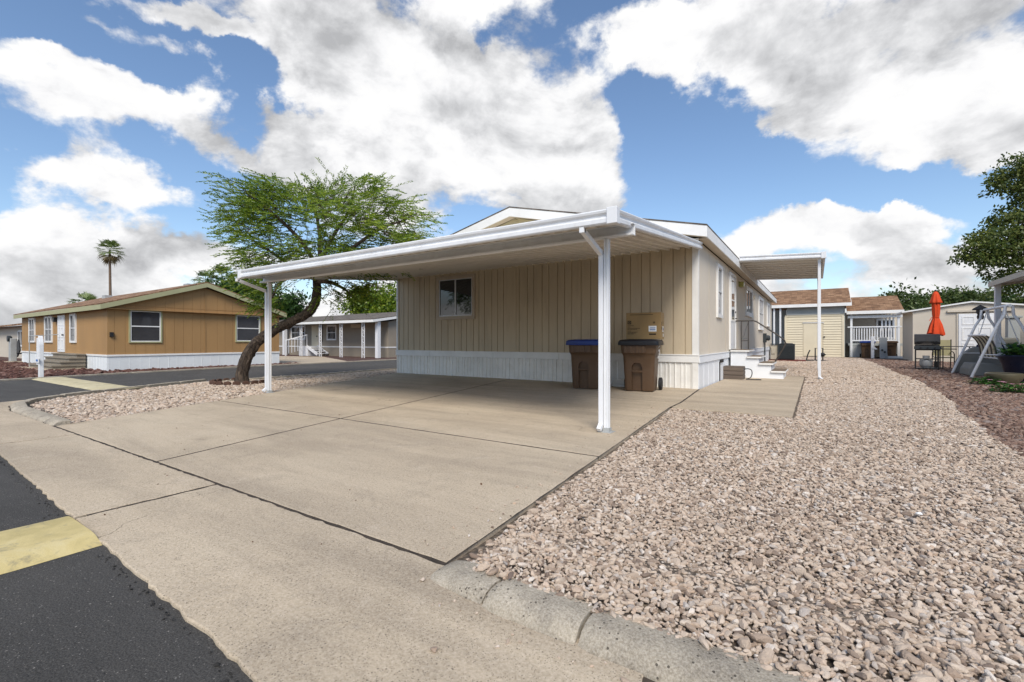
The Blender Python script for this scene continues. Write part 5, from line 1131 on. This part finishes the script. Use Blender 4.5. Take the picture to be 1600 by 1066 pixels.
for label, lidm, lx_, in (('brown bin with a blue lid below the white porch railing', 'blue_lid', 4.9), ('brown bin with a brown lid below the white porch railing', 'bin_brown', 6.0)):
    q = dup(b1, (lx_, 26.45, -.03), R(-4), label)
    q['group'] = 'bins below the porch railing'
    for ch in q.children:
        if ch.name.startswith('lid'): ch.data = ch.data.copy(); ch.data.materials.clear(); ch.data.materials.append(MATS[lidm])
for px, h, w, lb_ in ((5.1, 1.36, .16, 'slim white utility pedestal before the blue lidded bin'), (5.62, 1.30, .36, 'wide pale grey utility pedestal with dials between the two far bins')):
    q = thing('utility_pedestal', lb_, 'pedestal', (px, 25.7, -.03), 0, 'utility pedestals by the porch')
    MB().box(-w/2, w/2, -.1, .1, 0, h).build('cabinet', 'white_metal' if w < .2 else 'galv', q, bevel=.012)
    if w < .2: g = MB(); g.extr([(.08, -.12, .72), (.22, -.12, .60), (.22, -.12, .54), (-.08, -.12, .62), (-.08, -.12, .84), (.08, -.12, .84)], (0, .02, 0)); g.build('cover', 'white_metal', q)
    else:
        for k, (a, b) in enumerate(((-.06, .52), (.06, .40))): g = MB(); g.tube([(a, -.1, b), (a, -.16, b)], .06, 12); g.build('dial', 'ac_dark', q)
        g = MB(); g.tube(smooth([(.0, -.14, .36), (.06, -.16, .2), (.02, -.18, .0)]), .02, 6); g.bar((.2, -.2, 0), (.13, -.11, .62), .05, .02); g.build('conduit', 'galv', q)
bp = thing('board_pile', 'flat pile of white boards on the gravel below the porch', 'boards', (6.5, 25.7, -.03))
for k in range(4): q = MB(); a = random.uniform(-.25, .25); q.bar((-.65, -.1+a*.6+k*.05, .03+k*.035), (.6, .1-a*.5+k*.04, .03+k*.035), .16, .03); q.build('board', 'white_trim', bp)
# tan shed with a panelled door
ts = thing('storage_shed', 'tan storage shed with a white six panel door behind the grill', 'shed', (8.6, 22.5, -.03))
sx0, sx1, sy0, sy1 = 6.38, 11.4, 21.0, 24.4; rx_ = 8.6
tz = lambda x: 2.62+.28*(1-abs(x-rx_)/2.4) if abs(x-rx_) < 2.4 else 2.62
g = MB(); pr = [(sx0, 0), (sx1, 0), (sx1, 2.62), (rx_, 2.94), (sx0, 2.62)]; g.extr([(a, sy0, b) for a, b in pr], (0, sy1-sy0, 0)); g.build('wall', 'tan_shed', ts, True)
g = MB(); slab_roof(g, (sx0-.45, sy0-.12, 2.60), (rx_, sy0-.12, 3.03), (rx_, sy1+.1, 3.03), (sx0-.45, sy1+.1, 2.60), .07); slab_roof(g, (rx_, sy0-.12, 3.03), (sx1+.3, sy0-.12, 2.64), (sx1+.3, sy1+.1, 2.64), (rx_, sy1+.1, 3.03), .07); g.build('roof', 'white_trim', ts, True)
FS = FY(0, sy0, 0)
g = MB(); g.bf(FS, 8.05, 9.55, .1, 2.42, .002, .04); g.bf(FS, 7.7, 10.1, 2.5, 2.6, .002, .1); g.build('door_frame', 'tan_shed', ts, True)
g = MB(); g.bf(FS, 8.12, 9.42, .16, 2.40, .041, .07); dr = g.build('door', 'white_post', ts, True, bevel=.006)
for a, b in ((8.24, 8.70), (8.84, 9.30)):
    for c, d_ in ((.28, .95), (1.08, 1.72), (1.86, 2.28)): g = MB(); g.frame(FS, a, b, c, d_, .05, .0705, .085); g.build('door_panel', 'white_trim', dr, True)
# closed orange umbrella, on its stand
ux, uy, _ = at(1462, 523, 17.8)
um = thing('patio_umbrella', 'closed orange red patio umbrella tied in the middle behind the grill', 'umbrella', (ux, uy, -.03))
g = MB(); pl9 = lambda q, z: 1+(.13*math.sin(7*q+z*1.1)+.07*math.sin(11*q-z*2+1)+.05*math.sin(3*q+2))*(1.15 if z < 1.8 else .7)
pr = [(.05, 1.36), (.24, 1.345), (.315, 1.325), (.318, 1.345), (.285, 1.46), (.245, 1.60), (.205, 1.73), (.165, 1.85), (.13, 1.94), (.118, 1.98), (.125, 2.03), (.138, 2.12), (.147, 2.25), (.152, 2.4), (.155, 2.62)]
g.lathe([(a*.76, b) for a, b in pr], n=64, mod=pl9, cap=False)
g.v = [(x, y, z+(.035*math.sin(5*math.atan2(y, x)+1)+.03*math.sin(2*math.atan2(y, x)) if z < 1.4 else 0)) for x, y, z in g.v]; g.build('canopy', 'orange_cloth', um, autos=80)
g = MB(); g.lathe([(a*.74, b) for a, b in ((.235, 2.55), (.242, 2.565), (.215, 2.64), (.19, 2.72), (.165, 2.80), (.138, 2.88), (.105, 2.94), (.06, 2.98), (.0, 3.0))], n=48, mod=lambda q, z: 1+(.10*math.sin(8*q)+.05*math.sin(5*q+1))*max(0, 3.0-z)/.4, cap=False); g.build('top_vent', 'orange_cloth', um, autos=80)
g = MB(); g.tube([(0, 0, .05), (0, 0, 3.06)], .024, 8); g.build('pole', 'black_metal', um); g = MB(); g.lathe([(0, 0), (.26, 0), (.26, .05), (.06, .08), (.05, .3), (0, .3)], n=20); g.build('base', 'black_metal', um)
g = MB(); g.tube([(.10*math.cos(R(a)), .10*math.sin(R(a)), 1.99) for a in range(0, 361, 30)], .012, 6); g.tube([(-.12, -.06, 2.0), (-.2, -.1, 1.86)], .012, 6); g.build('tie_strap', 'orange_cloth', um)
# grill
gx, gy_, _ = at(1447, 560, 17.0)
gr = thing('gas_grill', 'black gas grill on an open cart beside the umbrella', 'grill', (gx, gy_, -.03), R(-6)); gr.scale = (.82, .9, .97)
g = MB(); pr = [(-.24, .98), (.24, .98), (.25, 1.14), (.18, 1.32), (.04, 1.38), (-.10, 1.36), (-.22, 1.24), (-.26, 1.08)]; g.extr([(-.40, a, b) for a, b in pr], (.86, 0, 0)); g.build('lid', 'black_metal', gr, bevel=.02)
g = MB(); g.extr([(-.22, -.27, .98), (.28, -.27, .98), (.03, -.27, 1.14)], (0, .02, 0)); g.build('lid_badge_plate', 'dark_iron', gr); g = MB(); g.tube([(-.3, -.26, 1.10), (-.3, -.31, 1.10), (.36, -.31, 1.10), (.36, -.26, 1.10)], .014, 6); g.build('handle', 'black_metal', gr)
g = MB(); g.box(-.38, .44, -.24, .24, .76, .975); g.build('firebox', 'black_metal', gr, bevel=.02); g = MB(); g.box(-.42, .5, -.29, -.241, .80, .92); cpn = g.build('control_panel', 'ac_dark', gr, bevel=.01)
for k in range(3): MB().tube([(-.2+k*.24, -.29, .86), (-.2+k*.24, -.325, .86)], .03, 10).build('knob', 'black_rubber', cpn)
for sx in (-.36, .40):
    for sy in (-.2, .2): MB().box(sx-.02, sx+.02, sy-.02, sy+.02, 0, .76).build('leg', 'black_metal', gr)
g = MB(); g.box(-.38, .42, -.22, .22, .06, .09); g.box(-.38, .42, -.225, -.205, .42, .45); g.box(-.38, .42, .205, .225, .42, .45); g.build('cart_shelf', 'black_metal', gr)
g = MB(); g.box(.47, .98, -.2, .2, .80, .83); g.box(-.72, -.39, -.18, .18, .86, .9) if False else None; g.build('side_shelf', 'black_metal', gr)
tk = thing('propane_tank', 'grey propane tank on the lower shelf of the grill', 'gas tank', (gx-.0, gy_, .061), 0)
g = MB(); g.lathe([(0, 0), (.13, .0), (.14, .03), (.17, .06), (.19, .1), (.19, .27), (.16, .33), (.08, .36), (0, .365)], n=24); g.build('cylinder', 'tank_grey', tk); g = MB(); g.lathe([(.10, .35), (.10, .45)], n=16, cap=False); g.lathe([(0, .36), (.03, .36), (.03, .45), (0, .45)], n=10); g.build('collar', 'tank_grey', tk)
# patio table and sling chair by the umbrella
tb = thing('patio_table', 'thin black patio table beside the grill and umbrella', 'table', (ux+.55, uy-.1, -.03))
MB().box(-.48, .5, -.3, .3, .86, .885).build('tabletop', 'black_metal', tb, bevel=.006)
for sx in (-.4, .42):
    for sy in (-.24, .24): MB().tube([(sx, sy, 0), (sx, sy, .86)], .018, 6).build('leg', 'black_metal', tb)
ch = thing('sling_chair', 'black framed khaki sling chair behind the thin black table', 'chair', (ux+.30, uy+.75, -.03))
g = MB(); g.box(-.25, .25, -.02, .02, .5, 1.12); g.build('backrest', 'sling', ch); MB().box(-.25, .25, -.5, -.03, .42, .45).build('seat', 'sling', ch)
for sx in (-.27, .27): g = MB(); g.tube(smooth([(sx, -.5, 0), (sx, -.52, .42), (sx, -.45, .62), (sx, .0, .64), (sx, .05, .3), (sx, .1, .0)]), .018, 6); g.tube([(sx, -.48, .43), (sx, .0, .48), (sx, .0, 1.14)], .018, 6); g.build('side_frame', 'black_metal', ch)
# swing
sw = thing('garden_swing', 'white tube framed garden swing seat with slatted back on dark gravel', 'swing', (6.65, 8.8, -.03))
ya_, yb_, xa, zt = 7.72, 9.95, 6.64, 2.04
for yy in (ya_, yb_):
    g = MB()
    g.tube([(5.88, yy-.05, .0), (6.44, yy, 1.55), (6.56, yy, 1.78), (6.58, yy, zt)], .035, 8); g.tube([(7.46, yy-.05, .0), (6.86, yy, 1.55), (6.74, yy, 1.78), (6.72, yy, zt)], .035, 8)
    g.tube([(6.12, yy-.02, .66), (7.2, yy-.02, .66)], .016, 6); g.build('a_frame', 'white_post', sw, True)
g = MB(); g.tube([(xa, ya_-.12, zt+.0), (xa, yb_+.12, zt+.0)], .04, 10); g.build('top_bar', 'white_post', sw, True)
for yy in (ya_+.35, yb_-.3):
    for dx in (-.02, .02):
        pass
    g = MB(); g.tube([(xa, yy, zt-.03), (6.42, yy, 1.05)], .012, 6); g.tube([(xa, yy, zt-.03), (7.0, yy, .75)], .012, 6); g.build('hanger', 'white_post', sw, True)
for k in range(9):
    yy = 8.14+k*.185; g = MB(); pts = smooth([(6.26, yy, 1.22), (6.36, yy, 1.12), (6.46, yy, .9), (6.50, yy, .62), (6.58, yy, .52), (6.95, yy, .50), (7.08, yy, .46)], 4)
    for i in range(len(pts)-1): g.bar(pts[i], pts[i+1]+(pts[i+1]-pts[i])*.08, .028, .085, up=(0, 1, 0)) 
    g.build('slat', 'cream_cushion' if k % 2 else 'dark_iron', sw, True)
g = MB(); g.tube([(6.24, 8.05, 1.22), (6.24, 9.75, 1.22)], .03, 8); g.tube([(6.5, 8.05, .55), (6.5, 9.75, .55)], .022, 8); g.tube([(7.06, 8.05, .46), (7.06, 9.75, .46)], .022, 8); g.build('seat_frame', 'white_post', sw, True)
cv = thing('canvas_sheet', 'folded grey canvas sheet slumped against the far legs of the swing', 'canvas', (6.5, 10.3, -.03))
g = MB(); prof = [(5.98, 0), (7.3, 0), (7.3, .55), (6.9, .62), (6.55, .86), (6.4, .82), (6.15, .58), (6.02, .3)]; g.extr([(a, 10.2, b) for a, b in prof], (0, .28, 0)); g.build('upper_fold', 'grey_canvas', cv, True, bevel=.03)
g = MB(); g.extr([(6.0, 8.6, 0), (7.3, 8.6, 0), (7.3, 8.6, .34), (6.12, 8.6, .38), (6.03, 8.6, .2)], (0, 1.1, 0)); g.build('lower_fold', 'grey_canvas', cv, True, bevel=.03)
ln = thing('garden_lantern', 'small dark pagoda lantern hanging from the far end of the swing bar', 'lantern', (xa, yb_+.35, 1.5))
ln.location = (xa-.05, yb_+.17, 1.55)
g = MB(); g.lathe([(.2, .52), (.17, .56), (.06, .63), (0, .68)], n=4); g.lathe([(.02, .5), (.2, .5), (.2, .52)], n=4); g.build('lantern_roof', 'black_metal', ln); g = MB(); g.lathe([(0, .2), (.07, .2), (.09, .28), (.07, .36), (.11, .42), (.10, .5), (.0, .5)], n=10); g.build('lantern_body', 'dark_iron', ln)
# patio cover of the neighbour, on the right edge
pc = thing('patio_cover', 'neighbour patio cover with a cream edge board on a white post', 'patio cover', (8.8, 8.5, -.03))
g = MB(); slab_roof(g, (7.02, 4.3, 2.98), (7.02, 11.05, 2.98), (11.0, 11.05, 3.4), (11.0, 4.3, 3.4), .05); g.build('roof_panel', 'soffit_metal', pc, True)
g = MB(); g.box(6.98, 7.015, 4.27, 11.08, 2.86, 3.02); g.extr([(7.016, 11.052, 2.86), (11.0, 11.052, 3.28), (11.0, 11.052, 3.42), (7.016, 11.052, 3.02)], (0, .03, 0)); g.extr([(7.016, 4.27, 2.86), (11.0, 4.27, 3.28), (11.0, 4.27, 3.42), (7.016, 4.27, 3.02)], (0, .029, 0)); g.build('fascia', 'tan_shed', pc, True)
g = MB(); g.box(7.10, 7.24, 10.85, 10.99, 0, 2.93); g.build('post', 'white_post', pc, True, bevel=.008)
MB().box(7.10, 7.24, 4.5, 4.64, 0, 2.93).build('post', 'white_post', pc, True, bevel=.008)
nw = thing('neighbour_home', 'beige neighbour home behind the patio cover at the right edge', 'house', (13.5, 9, -.03))
MB().box(11.0, 16.0, 2.0, 19, 0, 3.3).build('wall', 'tan_shed', nw, True); g = MB(); slab_roof(g, (10.7, 1.7, 3.42), (10.7, 19.3, 3.42), (13.5, 19.3, 4.1), (13.5, 1.7, 4.1), .1); slab_roof(g, (16.3, 19.3, 3.42), (16.3, 1.7, 3.42), (13.5, 1.7, 4.1), (13.5, 19.3, 4.1), .1); g.build('roof', 'shingle_grey', nw, True)
# things on the neighbour patio
x, y, _ = at(1582, 545, 17.5); gp = thing('stone_pillar', 'grey square pillar with a flat cap behind the swing', 'pillar', (x, y, -.03)); MB().box(-.16, .16, -.16, .16, 0, 1.95).build('shaft', 'grey_wall', gp, bevel=.01); MB().box(-.22, .22, -.22, .22, 1.95, 2.03).build('cap', 'grey_wall', gp, bevel=.01)
x, y, _ = at(1562, 545, 16.3); nb = thing('patio_chest', 'dark blue storage chest with cream cushions behind the swing', 'chest', (x, y, -.03)); MB().box(-.55, .75, -.25, .25, 0, .95).build('box', 'navy_cloth', nb, bevel=.03)
MB().box(-.5, -.06, -.2, .2, .955, 1.26).build('cushion', 'cream_cushion', nb, bevel=.07); MB().box(.0, .45, -.2, .2, .955, 1.20).build('cushion', 'cream_cushion', nb, bevel=.07)
x, y, _ = at(1586, 480, 27); nc = thing('blue_canopy', 'dark blue shade canopy far behind the swing', 'canopy', (x, y, -.03)); g = MB(); g.extr([(-1.6, -1, 2.55), (1.8, -1, 2.55), (1.8, -1, 2.9), (-1.4, -1, 2.95)], (0, 2, 0)); g.build('cover', 'navy_cloth', nc, bevel=.05)
for sx in (-1.4, 1.6):
    for sy in (-.9, .9): MB().box(sx-.04, sx+.04, sy-.04, sy+.04, 0, 2.56).build('post', 'grey_wall', nc)
# pots and low plants
def leaf_big(V, Fc, p, d, L, w, r):
    s = d.cross(Vector((0, 0, 1))); s = s.normalized() if s.length > .1 else Vector((1, 0, 0)); up = s.cross(d); o = len(V)
    V += [p, p+d*L*.35+s*w-up*.1*w, p+d*L*.75+s*w*.7-up*.15*L, p+d*L-up*.3*L, p+d*L*.75-s*w*.7-up*.15*L, p+d*L*.35-s*w-up*.1*w]; Fc.append((o, o+1, o+2, o+3, o+4, o+5))
def plant(name, label, loc, h, rad, n, seed, parent_pot=None, petals=None, L=.12, grp=None):
    r = random.Random(seed); t = thing(name, label, 'plant', loc, 0, grp); V, Fc = [], []; B = Vector(loc); g = MB()
    for k in range(n):
        a = r.uniform(0, 6.28); q = rad*math.sqrt(r.random()); e = Vector((q*math.cos(a), q*math.sin(a), h*r.uniform(.35, 1)*(1-.45*(q/rad)**2))); g.tube([(e.x*.2, e.y*.2, 0), tuple(e*.6), tuple(e)], .005, 4)
        for j in range(3): d = Vector((math.cos(a+r.gauss(0, .9)), math.sin(a+r.gauss(0, .9)), r.uniform(-.1, .7))).normalized(); leaf_big(V, Fc, B+e*(r.uniform(.7, 1)), d, L*r.uniform(.7, 1.3), L*.36, r)
    g.build('stem', 'leaf_dense', t); leaves('foliage', 'leaf_plant', V, Fc, t)
    if petals:
        V, Fc = [], []
        for k in range(petals[1]):
            a = r.uniform(0, 6.28); q = rad*math.sqrt(r.random()); p = B+Vector((q*math.cos(a), q*math.sin(a), h*r.uniform(.7, 1.05)))
            for j in range(6): b = 6.28*j/6; leaf_big(V, Fc, p, Vector((math.cos(b), math.sin(b), .4)).normalized(), .05, .025, r)
        leaves('flower', petals[0], V, Fc, t)
    return t
x, y, _ = at(1599, 575, 11.8)
pt = thing('planter_pot', 'large dark navy glazed pot at the right edge', 'pot', (x, y, -.03)); g = MB(); g.lathe([(0, 0), (.26, 0), (.28, .03), (.40, .5), (.47, .66), (.50, .69), (.47, .72), (.44, .70), (.42, .66)], n=32, cap=False); g.build('bowl', 'navy_pot', pt); g = MB(); g.lathe([(0, .655), (.43, .66)], n=24, cap=False); g.build('soil', 'soil', pt)
plant('leafy_plant', 'bushy green plant growing in the large navy pot', (x, y, .62), .45, .55, 110, 3)
x, y, _ = at(1569, 585, 11.2); x2, y2 = x, y
bw = thing('planter_bowl', 'low olive glazed bowl planter on a stone slab in front of the navy pot', 'bowl', (x, y, -.01)); g = MB(); g.lathe([(0, 0), (.17, 0), (.2, .02), (.30, .12), (.34, .22), (.335, .27), (.31, .285), (.28, .27)], n=32, cap=False); g.build('bowl', 'olive_bowl', bw); g = MB(); g.lathe([(0, .25), (.29, .255)], n=20, cap=False); g.build('soil', 'soil', bw)
g = MB(); g.box(-.55, 1.2, -.5, .32, -.05, .02); o = g.build('stone_slab', 'concrete'); o.location = (x2, y2, -.03); tag(o, 'low pale stone slab under the olive bowl', 'slab')
x, y, _ = at(1538, 598, 11.2); plant('ground_plant', 'low green plant on the gravel left of the olive bowl', (x, y, -.02), .26, .28, 34, 5, L=.10, grp='low plants by the pots')
x, y, _ = at(1592, 605, 9.6); plant('ground_plant', 'flowering green plant with pink and white blooms at the right edge', (x, y, -.02), .24, .42, 60, 6, petals=('pink_petal', 9), L=.09, grp='low plants by the pots')
x, y, _ = at(1566, 612, 9.6); plant('ground_plant', 'small sparse green plant just below the stone slab', (x, y, -.02), .12, .22, 20, 8, L=.07, grp='low plants by the pots')
